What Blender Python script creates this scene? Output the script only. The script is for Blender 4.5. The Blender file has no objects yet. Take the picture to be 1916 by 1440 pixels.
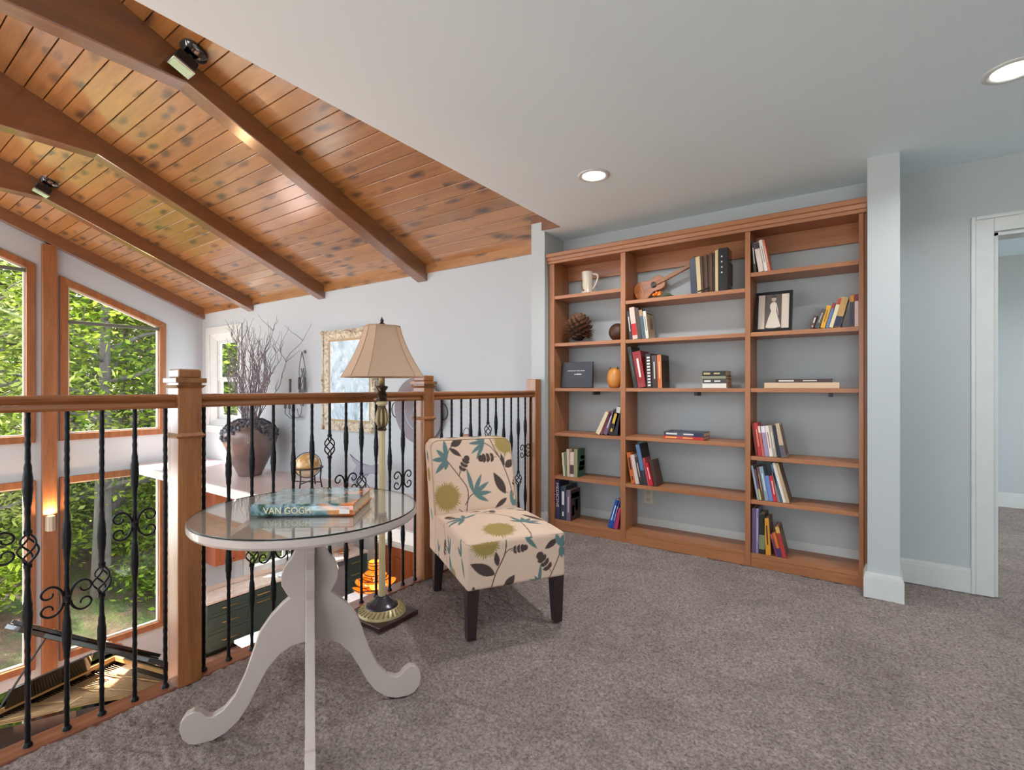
import bpy, bmesh, math, random
import numpy as np
from mathutils import Vector, Matrix, Euler

scn = bpy.context.scene
COL = scn.collection
R = math.radians
random.seed(7)

# ------------------------------------------------------------------ camera
FPX, CX, Y0, CAMH, YAW = 930.0, 958.0, 724.0, 1.17, 35.2
cam_d = bpy.data.cameras.new('camera')
cam_d.sensor_width = 36.0
cam_d.lens = FPX * 36.0 / 1916.0
cam_d.shift_y = (Y0 - 720.0) / 1916.0
cam_d.clip_start = 0.05
cam = bpy.data.objects.new('camera', cam_d)
cam.location = (0, 0, CAMH)
cam.rotation_euler = (R(90), 0, R(YAW))
COL.objects.link(cam)
scn.camera = cam

# ------------------------------------------------------------------ sky, sun, exposure
scn.view_settings.view_transform = 'Standard'
scn.view_settings.look = 'None'
scn.view_settings.gamma = 1.0
scn.view_settings.use_curve_mapping = False
scn.view_settings.exposure = 0.34
scn.cycles.use_denoising = True
scn.cycles.max_bounces = 10
scn.cycles.diffuse_bounces = 5
scn.cycles.glossy_bounces = 4
scn.cycles.transparent_max_bounces = 24
scn.cycles.sample_clamp_indirect = 6.0
scn.cycles.caustics_reflective = False
scn.cycles.caustics_refractive = False

world = bpy.data.worlds.new('sky')
scn.world = world
world.use_nodes = True
wn = world.node_tree
wn.nodes.clear()
w_out = wn.nodes.new('ShaderNodeOutputWorld')
w_bg = wn.nodes.new('ShaderNodeBackground')
w_bg.inputs['Color'].default_value = (0.79, 0.90, 1.0, 1)
w_bg.inputs['Strength'].default_value = 6.0
wn.links.new(w_bg.outputs[0], w_out.inputs[0])

sun_d = bpy.data.lights.new('sun', 'SUN')
sun_d.energy = 26.0
sun_d.angle = R(4)
sun_d.color = (1.0, 0.97, 0.92)
sun = bpy.data.objects.new('sun', sun_d)
sun.rotation_euler = (R(32), R(0), R(-50))
COL.objects.link(sun)

# ------------------------------------------------------------------ pixel helpers
_c, _s = math.cos(R(YAW)), math.sin(R(YAW))
def ray(x, y):
    a = (x - CX) / FPX
    return (-_s + _c * a, _c + _s * a, (Y0 - y) / FPX)
def at(x, y, X=None, Y=None, Z=None):
    D = ray(x, y)
    t = X / D[0] if X is not None else Y / D[1] if Y is not None else (Z - CAMH) / D[2]
    return Vector((D[0] * t, D[1] * t, CAMH + D[2] * t))

# ------------------------------------------------------------------ mesh builder
ORIG = {}
def root_of(o):
    while o.parent: o = o.parent
    return o
def tag(o, label=None, cat=None, group=None, kind=None):
    if label: o['label'] = label
    if cat: o['category'] = cat
    if group: o['group'] = group
    if kind: o['kind'] = kind
    return o
def thing(name, label, cat, loc=(0, 0, 0), rotz=0.0, group=None, world=True, kind=None):
    o = bpy.data.objects.new(name, None)
    o.empty_display_size = 0.05
    o.location = loc
    o.rotation_euler = (0, 0, rotz)
    COL.objects.link(o)
    ORIG[o.name] = Vector(loc) if world else Vector((0, 0, 0))
    return tag(o, label, cat, group, kind)
def copy_tree(o, parent=None):
    c = o.copy()
    COL.objects.link(c)
    c.parent = parent
    if o.name in ORIG: ORIG[c.name] = ORIG[o.name]
    for ch in list(o.children):
        copy_tree(ch, c)
    return c

class MB:
    def __init__(s):
        s.v = []; s.f = []
    def add(s, vs, fs):
        n = len(s.v)
        s.v += [tuple(p) for p in vs]
        s.f += [tuple(i + n for i in f) for f in fs]
        return s
    def box(s, x0, x1, y0, y1, z0, z1):
        return s.add([(x0,y0,z0),(x1,y0,z0),(x1,y1,z0),(x0,y1,z0),(x0,y0,z1),(x1,y0,z1),(x1,y1,z1),(x0,y1,z1)],
                     [(0,3,2,1),(4,5,6,7),(0,1,5,4),(1,2,6,5),(2,3,7,6),(3,0,4,7)])
    def prism(s, pts, vec):
        n = len(pts); v = Vector(vec)
        a = [Vector(p) for p in pts]; b = [p + v for p in a]
        return s.add(a + b, [tuple(range(n - 1, -1, -1)), tuple(range(n, 2 * n))] +
                     [(i, (i + 1) % n, (i + 1) % n + n, i + n) for i in range(n)])
    def lathe(s, prof, o=(0, 0, 0), n=24, sx=1, sy=1, ax='Z', caps=True):
        vs = []; fs = []
        o = Vector(o)
        for r, z in prof:
            for k in range(n):
                a = 2 * math.pi * k / n
                p = (r * math.cos(a) * sx, r * math.sin(a) * sy, z)
                if ax == 'X': p = (p[2], p[0], p[1])
                if ax == 'Y': p = (p[0], p[2], p[1])
                vs.append(o + Vector(p))
        m = len(prof)
        for i in range(m - 1):
            for k in range(n):
                k2 = (k + 1) % n
                fs.append((i * n + k, i * n + k2, (i + 1) * n + k2, (i + 1) * n + k))
        if caps:
            fs.append(tuple(range(n - 1, -1, -1)))
            fs.append(tuple((m - 1) * n + k for k in range(n)))
        return s.add(vs, fs)
    def tube(s, pts, r, n=8, caps=True, closed=False):
        pts = [Vector(p) for p in pts]
        m = len(pts)
        rr = r if isinstance(r, (list, tuple)) else [r] * m
        up = Vector((0, 0, 1))
        vs = []; fs = []
        T = []
        for i in range(m):
            if closed: t = pts[(i + 1) % m] - pts[i - 1]
            else: t = pts[min(i + 1, m - 1)] - pts[max(i - 1, 0)]
            T.append(t.normalized() if t.length > 1e-9 else Vector((0, 0, 1)))
        u = T[0].cross(up)
        if u.length < 1e-3: u = T[0].cross(Vector((1, 0, 0)))
        u.normalize()
        for i in range(m):
            u = u - T[i] * u.dot(T[i])
            if u.length < 1e-6: u = T[i].orthogonal()
            u.normalize()
            w = T[i].cross(u)
            for k in range(n):
                a = 2 * math.pi * k / n
                vs.append(pts[i] + (u * math.cos(a) + w * math.sin(a)) * rr[i])
        for i in range(m if closed else m - 1):
            j = (i + 1) % m
            for k in range(n):
                k2 = (k + 1) % n
                fs.append((i * n + k, i * n + k2, j * n + k2, j * n + k))
        if caps and not closed:
            fs.append(tuple(range(n - 1, -1, -1)))
            fs.append(tuple((m - 1) * n + k for k in range(n)))
        return s.add(vs, fs)
    def ball(s, o, r, n=16, m=10, sx=1, sy=1, sz=1):
        prof = [(max(1e-4, r * math.sin(math.pi * i / m)), -r * math.cos(math.pi * i / m) * sz) for i in range(m + 1)]
        return s.lathe(prof, o, n, sx, sy)
    def xf(s, M):
        s.v = [tuple(M @ Vector(p)) for p in s.v]
        return s
    def ring(s, outer, inner, vec):
        n = len(outer); v = Vector(vec)
        a = [Vector(p) for p in outer]; b = [Vector(p) for p in inner]
        vs = a + b + [p + v for p in a] + [p + v for p in b]
        fs = []
        for i in range(n):
            j = (i + 1) % n
            fs += [(i, j, n + j, n + i), (2*n + i, 3*n + i, 3*n + j, 2*n + j),
                   (i, 2*n + i, 2*n + j, j), (n + i, n + j, 3*n + j, 3*n + i)]
        return s.add(vs, fs)
    def build(s, name, mat, parent=None, smooth=False, bevel=0.0, label=None, kind=None, angle=None):
        me = bpy.data.meshes.new(name)
        off = Vector((0, 0, 0))
        if parent is not None:
            off = ORIG.get(root_of(parent).name, Vector((0, 0, 0)))
        me.from_pydata([(p[0] - off.x, p[1] - off.y, p[2] - off.z) for p in s.v], [], s.f)
        bm = bmesh.new(); bm.from_mesh(me)
        bmesh.ops.recalc_face_normals(bm, faces=bm.faces)
        bm.to_mesh(me); bm.free()
        if mat: me.materials.append(mat)
        if smooth:
            me.polygons.foreach_set('use_smooth', [True] * len(me.polygons))
            if angle is not None:
                try: me.set_sharp_from_angle(angle=R(angle))
                except Exception: pass
        o = bpy.data.objects.new(name, me)
        COL.objects.link(o)
        if parent is not None: o.parent = parent
        if bevel > 0:
            m = o.modifiers.new('bevel', 'BEVEL'); m.width = bevel; m.segments = 2; m.limit_method = 'ANGLE'
        if label: o['label'] = label
        if kind: o['kind'] = kind
        return o
def box(name, mat, x0, x1, y0, y1, z0, z1, parent=None, bevel=0.0, **k):
    return MB().box(x0, x1, y0, y1, z0, z1).build(name, mat, parent, bevel=bevel, **k)
def text_mesh(body, size, width=None, font_extrude=0.0003):
    cu = bpy.data.curves.new('txt', 'FONT')
    cu.body = body; cu.size = size; cu.align_x = 'CENTER'; cu.align_y = 'CENTER'; cu.extrude = font_extrude
    o = bpy.data.objects.new('txt', cu); COL.objects.link(o)
    bpy.context.view_layer.update()
    dg = bpy.context.evaluated_depsgraph_get()
    me = bpy.data.meshes.new_from_object(o.evaluated_get(dg))
    bpy.data.objects.remove(o); bpy.data.curves.remove(cu)
    if width:
        xs = [v.co.x for v in me.vertices]
        w = max(xs) - min(xs)
        for v in me.vertices: v.co.x *= width / w
    return me
def text(name, body, size, M, mat, parent, width=None):
    me = text_mesh(body, size, width)
    me.name = name
    me.transform(M)
    off = ORIG.get(root_of(parent).name, Vector((0, 0, 0)))
    me.transform(Matrix.Translation(-off))
    me.materials.clear(); me.materials.append(mat)
    o = bpy.data.objects.new(name, me); COL.objects.link(o); o.parent = parent
    return o

# ------------------------------------------------------------------ materials
def srgb(r, g=None, b=None):
    if g is None: r, g, b = r
    def f(c):
        c /= 255.0
        return c / 12.92 if c <= 0.04045 else ((c + 0.055) / 1.055) ** 2.4
    return (f(r), f(g), f(b), 1.0)
class NT:
    def __init__(s, name):
        s.m = bpy.data.materials.new(name); s.m.use_nodes = True
        s.t = s.m.node_tree; s.t.nodes.clear()
        s.out = s.t.nodes.new('ShaderNodeOutputMaterial')
        s.b = s.t.nodes.new('ShaderNodeBsdfPrincipled')
        s.t.links.new(s.b.outputs[0], s.out.inputs[0])
    def n(s, typ, **k):
        nd = s.t.nodes.new('ShaderNode' + typ)
        for a, v in k.items():
            if a in nd.inputs: 
                s.put(nd, a, v)
            else: setattr(nd, a, v)
        return nd
    def put(s, nd, a, v):
        if isinstance(v, bpy.types.NodeSocket): s.t.links.new(v, nd.inputs[a])
        else: nd.inputs[a].default_value = v
    def set(s, **k):
        for a, v in k.items(): s.put(s.b, a.replace('_', ' '), v)
        return s
    def coords(s, scale=(1, 1, 1), rot=(0, 0, 0), gen='Object', rnd=0.0):
        tc = s.n('TexCoord')
        vec = tc.outputs[gen]
        if rnd:
            oi = s.n('ObjectInfo')
            mu = s.n('Math', operation='MULTIPLY'); s.put(mu, 0, oi.outputs['Random']); s.put(mu, 1, rnd)
            va = s.n('VectorMath', operation='ADD'); s.put(va, 0, vec); s.put(va, 1, mu.outputs[0])
            vec = va.outputs[0]
        mp = s.n('Mapping'); s.put(mp, 'Vector', vec); s.put(mp, 'Scale', scale); s.put(mp, 'Rotation', rot)
        return mp.outputs[0]
    def noise(s, vec, scale=5, detail=3, rough=.5, dist=0.0):
        return s.n('TexNoise', Vector=vec, Scale=scale, Detail=detail, Roughness=rough, Distortion=dist)
    def ramp(s, fac, stops, interp='LINEAR'):
        nd = s.n('ValToRGB'); s.put(nd, 'Fac', fac)
        cr = nd.color_ramp; cr.interpolation = interp
        while len(cr.elements) < len(stops): cr.elements.new(0.5)
        for e, (p, c) in zip(cr.elements, stops):
            e.position = p; e.color = c if len(c) == 4 else (*c, 1)
        return nd.outputs[0]
    def mix(s, fac, a, b, blend='MIX'):
        nd = s.n('MixRGB'); nd.blend_type = blend
        s.put(nd, 'Fac', fac); s.put(nd, 'Color1', a); s.put(nd, 'Color2', b)
        return nd.outputs[0]
    def bump(s, h, strength=.3, dist=.01):
        nd = s.n('Bump', Height=h, Strength=strength, Distance=dist)
        s.put(s.b, 'Normal', nd.outputs[0])
        return s
_plain = {}
def plain(rgb, rough=.5, metal=0.0, coat=0.0, spec=.5, name=None):
    key = (tuple(rgb), rough, metal, coat, spec)
    if key in _plain: return _plain[key]
    t = NT(name or 'paint_%d_%d_%d' % tuple(rgb))
    c = srgb(rgb)
    v = t.coords((1, 1, 1))
    nz = t.noise(v, 14, 3)
    dark = tuple(x * .88 for x in c[:3]) + (1,)
    t.set(Base_Color=t.mix(nz.outputs[0], dark, c), Roughness=rough, Metallic=metal)
    t.b.inputs['Specular IOR Level'].default_value = spec
    t.b.inputs['Coat Weight'].default_value = coat
    _plain[key] = t.m
    return t.m
def emit(rgb, strength, name):
    t = NT(name)
    t.set(Base_Color=srgb(rgb), Emission_Color=srgb(rgb), Emission_Strength=strength)
    return t.m
def wall_paint(rgb, name):
    t = NT(name)
    v = t.coords()
    nz = t.noise(v, 180, 2)
    nl = t.noise(v, 1.3, 2)
    c = srgb(rgb)
    t.set(Base_Color=t.mix(nl.outputs[0], tuple(x * .97 for x in c[:3]) + (1,), c), Roughness=.75)
    t.b.inputs['Specular IOR Level'].default_value = .25
    return t.bump(nz.outputs[0], .06, .002).m
def wood(name, dark, light, axis='Z', scale=1.0, rough=.4, coat=.0, knots=0.0, rnd=3.0, contrast=.5, knotcol=None, coat_rough=.15, tint=0.0, coat_ior=1.5):
    t = NT(name)
    lo, hi = .7 * scale, 9.0 * scale
    sc = {'X': (lo, hi, hi), 'Y': (hi, lo, hi), 'Z': (hi, hi, lo)}[axis]
    v = t.coords(sc, rnd=rnd)
    n1 = t.noise(v, 2.0, 4, .6, .6)
    fine = t.coords(tuple(q * 5 for q in sc), rnd=rnd)
    n2 = t.noise(fine, 3.0, 3, .6)
    f = t.mix(.35, n1.outputs[0], n2.outputs[0])
    col = t.ramp(f, [(.5 - contrast * .35, srgb(dark)), (.5 + contrast * .35, srgb(light))])
    if tint:
        oi = t.n('ObjectInfo')
        hs = t.n('HueSaturation', Color=col)
        mr = t.n('MapRange'); t.put(mr, 'Value', oi.outputs['Random']); t.put(mr, 'To Min', 1 - tint); t.put(mr, 'To Max', 1 + tint)
        t.put(hs, 'Value', mr.outputs[0]); col = hs.outputs[0]
    if knots:
        ks = {'X': (3.4, 9.5, 9.5), 'Y': (9.5, 3.4, 9.5), 'Z': (9.5, 9.5, 3.4)}[axis]
        kv = t.coords(ks, rnd=rnd * 7)
        wob = t.noise(kv, 2.2, 3)
        kw = t.n('VectorMath', operation='ADD')
        sc3 = t.n('VectorMath', operation='SCALE'); t.put(sc3, 0, wob.outputs[1]); sc3.inputs['Scale'].default_value = .45
        t.put(kw, 0, kv); t.put(kw, 1, sc3.outputs[0])
        vo = t.n('TexVoronoi', Vector=kw.outputs[0], Scale=1.0)
        kf = t.ramp(vo.outputs['Distance'], [(.0, (1, 1, 1)), (.13, (.85, .85, .85)), (.42, (0, 0, 0))])
        sel = t.ramp(vo.outputs['Color'], [(.30, (0, 0, 0)), (.38, (1, 1, 1))])
        kk = t.mix(1.0, kf, sel, 'MULTIPLY')
        kk = t.mix(1.0, kk, (knots, knots, knots, 1), 'MULTIPLY')
        col = t.mix(kk, col, srgb(knotcol or (60, 30, 10)))
    t.set(Base_Color=col, Roughness=rough)
    t.b.inputs['Coat Weight'].default_value = coat
    t.b.inputs['Coat Roughness'].default_value = coat_rough
    t.b.inputs['Coat IOR'].default_value = coat_ior
    return t.bump(n2.outputs[0], .08, .002).m
def glass_sheet(name, refl=.06, tint=(1, 1, 1, 1), fresnel=False):
    t = NT(name)
    t.t.nodes.remove(t.b)
    tr = t.n('BsdfTransparent', Color=tint)
    gl = t.n('BsdfGlossy', Color=(1, 1, 1, 1), Roughness=.01)
    mx = t.n('MixShader')
    if fresnel:
        lw = t.n('LayerWeight', Blend=.5)
        pw = t.n('Math', operation='POWER'); t.put(pw, 0, lw.outputs['Facing']); t.put(pw, 1, 5.0)
        ma = t.n('Math', operation='MULTIPLY_ADD'); t.put(ma, 0, pw.outputs[0]); t.put(ma, 1, .95); t.put(ma, 2, .05)
        t.t.links.new(ma.outputs[0], mx.inputs[0])
    else: mx.inputs[0].default_value = refl
    t.t.links.new(tr.outputs[0], mx.inputs[1]); t.t.links.new(gl.outputs[0], mx.inputs[2])
    t.t.links.new(mx.outputs[0], t.out.inputs[0])
    return t.m

M_WALL = wall_paint((184, 188, 188), 'grey_blue_wall_paint')
M_WHITEWALL = wall_paint((188, 193, 196), 'white_wall_paint')
M_CEIL = wall_paint((234, 249, 255), 'ceiling_paint')
M_TRIM = plain((210, 211, 207), .4, name='white_trim_paint')
M_OAK = wood('oak', (118, 68, 30), (168, 108, 58), 'Z', 1.2, .32, 1.0, coat_rough=.2)
M_OAKY = wood('oak_rail', (112, 62, 28), (158, 96, 48), 'Y', 1.2, .3, .6)
M_SHELF = wood('bookcase_wood', (140, 86, 50), (180, 120, 78), 'Z', .9, .42, .1, contrast=.7)
M_SHELFX = wood('bookcase_wood_x', (140, 86, 50), (184, 122, 80), 'X', .9, .42, .1, contrast=.7)
M_PINE = wood('knotty_pine', (120, 74, 28), (182, 126, 64), 'X', .8, .42, 1.0, 1.0, 5.0, .9, (44, 26, 14), .16, .14, 1.9)
M_BEAM = wood('beam_wood', (88, 48, 16), (132, 78, 32), 'Y', .7, .42, 1.0, .35, 3.0, .8, (50, 26, 10), .16, 0, 2.0)
M_POST = wood('window_wood', (126, 76, 42), (164, 106, 64), 'Z', .8, .4, .25)
M_POSTY = wood('window_wood_y', (126, 76, 42), (164, 106, 64), 'Y', .8, .4, .25)
M_CHERRY = wood('cherry_cabinet', (142, 72, 40), (176, 98, 58), 'Z', .9, .4, .2)
M_NOSE = wood('nosing_wood', (112, 66, 46), (150, 94, 70), 'Y', .9, .25, .5)
M_FLOORW = wood('great_room_floor', (150, 104, 84), (184, 140, 116), 'X', .8, .2, .5, tint=.08)
M_IRON = NT('black_iron').set(Base_Color=srgb(24, 24, 26), Roughness=.42, Metallic=.6)
_v = M_IRON.coords((60, 60, 45)); M_IRON = M_IRON.bump(M_IRON.noise(_v, 1.2, 2).outputs[0], .6, .004).m
M_LACQ = plain((190, 176, 168), .28, coat=.3, name='white_lacquer')
M_GLASS = glass_sheet('window_glass', .05)
M_TGLASS = glass_sheet('table_glass', fresnel=True, tint=(.97, .98, .97, 1))
M_BLACK = plain((16, 16, 18), .35)
M_GLOSSBLK = plain((10, 10, 12), .08, coat=1.0, name='piano_black')
M_BRASS = plain((206, 160, 92), .3, .9)
M_PAGES = plain((222, 200, 168), .8)
# ================================================================== STRUCTURE
WB, G, FL, CE = 3.82, -9.05, -3.2, 2.45
RIDGE = -0.2
def zv(y):
    return 2.465 + 0.4167 * (WB - (y if y >= RIDGE else 2 * RIDGE - y))
def S(o, label=None):
    o['kind'] = 'structure'
    if label: o['label'] = label
    return o
def sbox(name, mat, *a, **k):
    return S(box(name, mat, *a, **k))
def wall_strips(name, mat, strips, axis, p0, p1):
    """strips: (u0, u1, zb0, zb1, zt0, zt1); axis 'X' -> u runs in X, wall between y=p0..p1"""
    m = MB()
    for u0, u1, b0, b1, t0, t1 in strips:
        if axis == 'X': m.prism([(u0, p0, b0), (u1, p0, b1), (u1, p0, t1), (u0, p0, t0)], (0, p1 - p0, 0))
        else: m.prism([(p0, u0, b0), (p0, u1, b1), (p0, u1, t1), (p0, u0, t0)], (p1 - p0, 0, 0))
    return S(m.build(name, mat))

# carpet -------------------------------------------------------------------
t = NT('taupe_carpet')
v = t.coords()
n1 = t.noise(v, 95, 4, .65); n2 = t.noise(v, 3.0, 3); n3 = t.noise(v, 420, 2)
c = t.ramp(n1.outputs[0], [(.32, srgb(112, 98, 94)), (.5, srgb(162, 145, 138)), (.68, srgb(194, 178, 170))])
n4 = t.noise(v, 2.2, 4, .6, 1.5)
c = t.mix(1.0, c, t.ramp(n4.outputs[0], [(.36, (.80, .79, .79)), (.52, (.98, .98, .98)), (.7, (1.08, 1.07, 1.06))]), 'MULTIPLY')  # light and shade of the brushed nap put into the colour as patches
t.set(Base_Color=c, Roughness=.95)
t.b.inputs['Specular IOR Level'].default_value = .1
t.b.inputs['Sheen Weight'].default_value = .15
hsum = t.mix(.3, n1.outputs[0], n3.outputs[0])
M_CARPET = t.bump(hsum, 1.0, .02).m

def carpet_patch(name, x0, x1, y0, y1, step):
    nx, ny = int((x1 - x0) / step) + 1, int((y1 - y0) / step) + 1
    rng = np.random.default_rng(3)
    def blur(a, k):
        for ax in (0, 1):
            acc = np.zeros_like(a)
            for d in range(-k, k + 1): acc += np.roll(a, d, ax)
            a = acc / (2 * k + 1)
        return a
    h = blur(rng.standard_normal((nx, ny)), 1) * .0052 * 1.6 + blur(rng.standard_normal((nx, ny)), 12) * .03
    h = np.clip(h, -.010, .010)
    h -= .010
    xs = np.linspace(x0, x1, nx); ys = np.linspace(y0, y1, ny)
    jit = rng.uniform(-.3, .3, (nx, ny, 2)) * step
    co = np.zeros((nx, ny, 3))
    co[..., 0] = xs[:, None] + jit[..., 0]; co[..., 1] = ys[None, :] + jit[..., 1]; co[..., 2] = h + .006
    idx = np.arange(nx * ny).reshape(nx, ny)
    q = np.stack([idx[:-1, :-1], idx[1:, :-1], idx[1:, 1:], idx[:-1, 1:]], -1).reshape(-1, 4)
    me = bpy.data.meshes.new(name)
    me.vertices.add(nx * ny); me.vertices.foreach_set('co', co.reshape(-1))
    me.loops.add(q.size); me.loops.foreach_set('vertex_index', q.reshape(-1).astype(np.int32))
    me.polygons.add(len(q)); me.polygons.foreach_set('loop_start', np.arange(0, q.size, 4, dtype=np.int32))
    me.polygons.foreach_set('loop_total', np.full(len(q), 4, dtype=np.int32))
    me.polygons.foreach_set('use_smooth', np.ones(len(q), dtype=bool))
    me.update(); me.validate()
    me.materials.append(M_CARPET)
    o = bpy.data.objects.new(name, me); COL.objects.link(o)
    return o
S(carpet_patch('floor', -2.18, 1.0, .1, 3.84, .0075), 'taupe cut pile carpet of the loft')
m = MB()
m.box(-2.18, 3.2, -3.2, .1, -.05, -.004).box(1.0, 3.2, .1, 3.84, -.05, -.004).box(-2.18, 1.0, .1, 3.84, -.05, -.012)
m.box(.3, 4.2, 3.84, 6.75, -.05, -.003)
S(m.build('floor_base', M_CARPET))
sbox('floor_lower', M_FLOORW, G - .1, -2.0, -4.22, 8.0, FL - .1, FL)
# loft edge
sbox('trim_1', M_NOSE, -2.268, -2.178, -3.2, 3.5, -.03, .006, bevel=.004)
sbox('trim_2', M_TRIM, -2.25, -2.2, -3.2, 3.5, -.36, -.03)
sbox('floor_slab', M_TRIM, -2.2, 3.2, -3.2, 3.82, -.36, -.05)

# walls --------------------------------------------------------------------
DX0, DX1, DZ = .60, 1.46, 2.03
wall_strips('wall_back', M_WHITEWALL, [
    (G - .15, -8.77, -.12, -.12, 2.6, 2.6), (-8.77, -7.83, -.12, -.12, .55, .55), (-8.77, -7.83, 2.03, 2.03, 2.6, 2.6),
    (-7.83, -2.2, -.12, -.12, 2.6, 2.6)], 'X', WB, WB + .15)
wall_strips('wall_back_loft', M_WALL, [
    (-2.2, DX0, -.1, -.1, 2.6, 2.6), (DX0, DX1, DZ, DZ, 2.6, 2.6), (DX1, 3.2, -.1, -.1, 2.6, 2.6)], 'X', WB, WB + .12)
m = MB().prism([(-2.27, 3.5, -.1), (-2.27, 3.5, zv(3.5)), (-2.27, WB, zv(WB)), (-2.27, WB, -.1)], (.13, 0, 0))
S(m.build('wall_partition', M_WALL))
sbox('wall_partition_end', M_WALL, .022, .166, 3.42, WB, 0, CE)
sbox('trim_3', M_BEAM, -2.27, -2.14, 3.492, 3.5, 2.535, 2.60)
# loft ceiling
S(MB().box(-1.97, 3.2, -3.2, WB, CE, CE + .14).box(-2.14, -1.97, 3.46, WB, CE, CE + .1).build('ceiling', M_CEIL))
sbox('trim_6', M_BEAM, -2.14, -1.97, 3.45, 3.46, CE - .004, CE + .13)
m = MB().prism([(-1.95, -4.22, CE + .12), (-1.95, WB, CE + .12), (-1.95, RIDGE, zv(RIDGE) + .05)], (.05, 0, 0))
S(m.build('wall_fascia', M_CEIL))
# unseen loft walls with daylight openings
wall_strips('wall_near', M_WALL, [(-2.2, -.2, 0, 0, CE, CE), (-.2, 2.4, 0, 0, .55, .55), (-.2, 2.4, 2.15, 2.15, CE, CE), (2.4, 3.3, 0, 0, CE, CE)], 'X', -3.3, -3.2)
wall_strips('wall_right', M_WALL, [(-3.3, 3.9, 0, 0, CE, CE)], 'Y', 3.2, 3.3)
# room behind the doorway
sbox('wall_far', M_WALL, .2, 4.3, 6.75, 6.85, 0, CE)
sbox('ceiling_far', M_CEIL, .2, 4.3, WB + .12, 6.85, CE, CE + .1)
sbox('wall_far_side', M_WALL, .2, .3, WB + .12, 6.75, 0, CE)
wall_strips('wall_far_right', M_WALL, [(WB, 4.6, 0, 0, CE, CE), (4.6, 6.0, 0, 0, .8, .8), (4.6, 6.0, 2.1, 2.1, CE, CE), (6.0, 6.85, 0, 0, CE, CE)], 'Y', 4.2, 4.3)
def baseboard(name, pts_boxes):
    m = MB()
    for x0, x1, y0, y1, ax in pts_boxes:
        m.box(x0, x1, y0, y1, 0, .115)
        e = .004
        if ax == 'y': m.box(x0, x1, y0 + e, y1, .115, .13).box(x0, x1, y0 + e * 2, y1, .13, .14)
        else: m.box(x0 + e, x1 - e, y0 + e, y1, .115, .13).box(x0 + 2 * e, x1 - 2 * e, y0 + 2 * e, y1, .13, .14)
    return S(m.build(name, M_TRIM))
baseboard('baseboard_right', [(.166, .505, WB - .016, WB, 'y')])
baseboard('baseboard_back', [(-2.14, .022, WB - .014, WB, 'y')])
baseboard('baseboard_partition', [(-2.286, -2.124, 3.484, 3.53, 'p')])
baseboard('baseboard_partition_end', [(.004, .184, 3.404, WB, 'p')])
baseboard('baseboard_far', [(.3, 4.2, 6.734, 6.75, 'y')])
# doorway
d = thing('door_1', 'white cased doorway opening to the next carpeted room', None, (DX0, WB, 0), kind='structure')
def casing(m, x0, x1, z0, z1):
    m.box(x0, x1, WB - .018, WB, z0, z1)
m = MB(); casing(m, .502, .598, 0, DZ + .1); m.box(.502, .522, WB - .026, WB - .018, 0, DZ + .1).build('jamb_casing', M_TRIM, d, bevel=.003)
m = MB(); casing(m, DX1, DX1 + .096, 0, DZ + .1); m.build('jamb_casing', M_TRIM, d, bevel=.003)
m = MB(); casing(m, .598, DX1, DZ + .005, DZ + .1); m.box(.522, DX1, WB - .026, WB - .018, DZ + .08, DZ + .1).build('head_casing', M_TRIM, d, bevel=.003)
MB().box(DX0 - .002, DX0 + .016, WB, WB + .13, 0, DZ).build('jamb', M_TRIM, d)
MB().box(DX1 - .016, DX1, WB, WB + .13, 0, DZ).build('jamb', M_TRIM, d)
MB().box(DX0, DX1, WB, WB + .13, DZ - .016, DZ).build('head_jamb', M_TRIM, d)

# gable wall and its windows -------------------------------------------------
GW = [(-3.68, -2.40), (-2.155, -.75), (.35, 1.755), (2.00, 3.28)]
LB, LT, UB = -2.6, -.07, .43
strips = []
def top_of(y): return zv(y) - .515
edges = [-4.22] + [e for w in GW for e in w] + [WB]
cuts = sorted(set(edges + [RIDGE]))
for a, b in zip(cuts[:-1], cuts[1:]):
    mid = (a + b) / 2
    w = [w for w in GW if w[0] < mid < w[1]]
    if not w:
        strips.append((a, b, FL, FL, zv(a) + .1, zv(b) + .1))
    else:
        i = .02
        strips += [(a, b, FL, FL, LB + i, LB + i), (a, b, LT - i, LT - i, UB + i, UB + i),
                   (a, b, top_of(a) - i, top_of(b) - i, zv(a) + .1, zv(b) + .1)]
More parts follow.
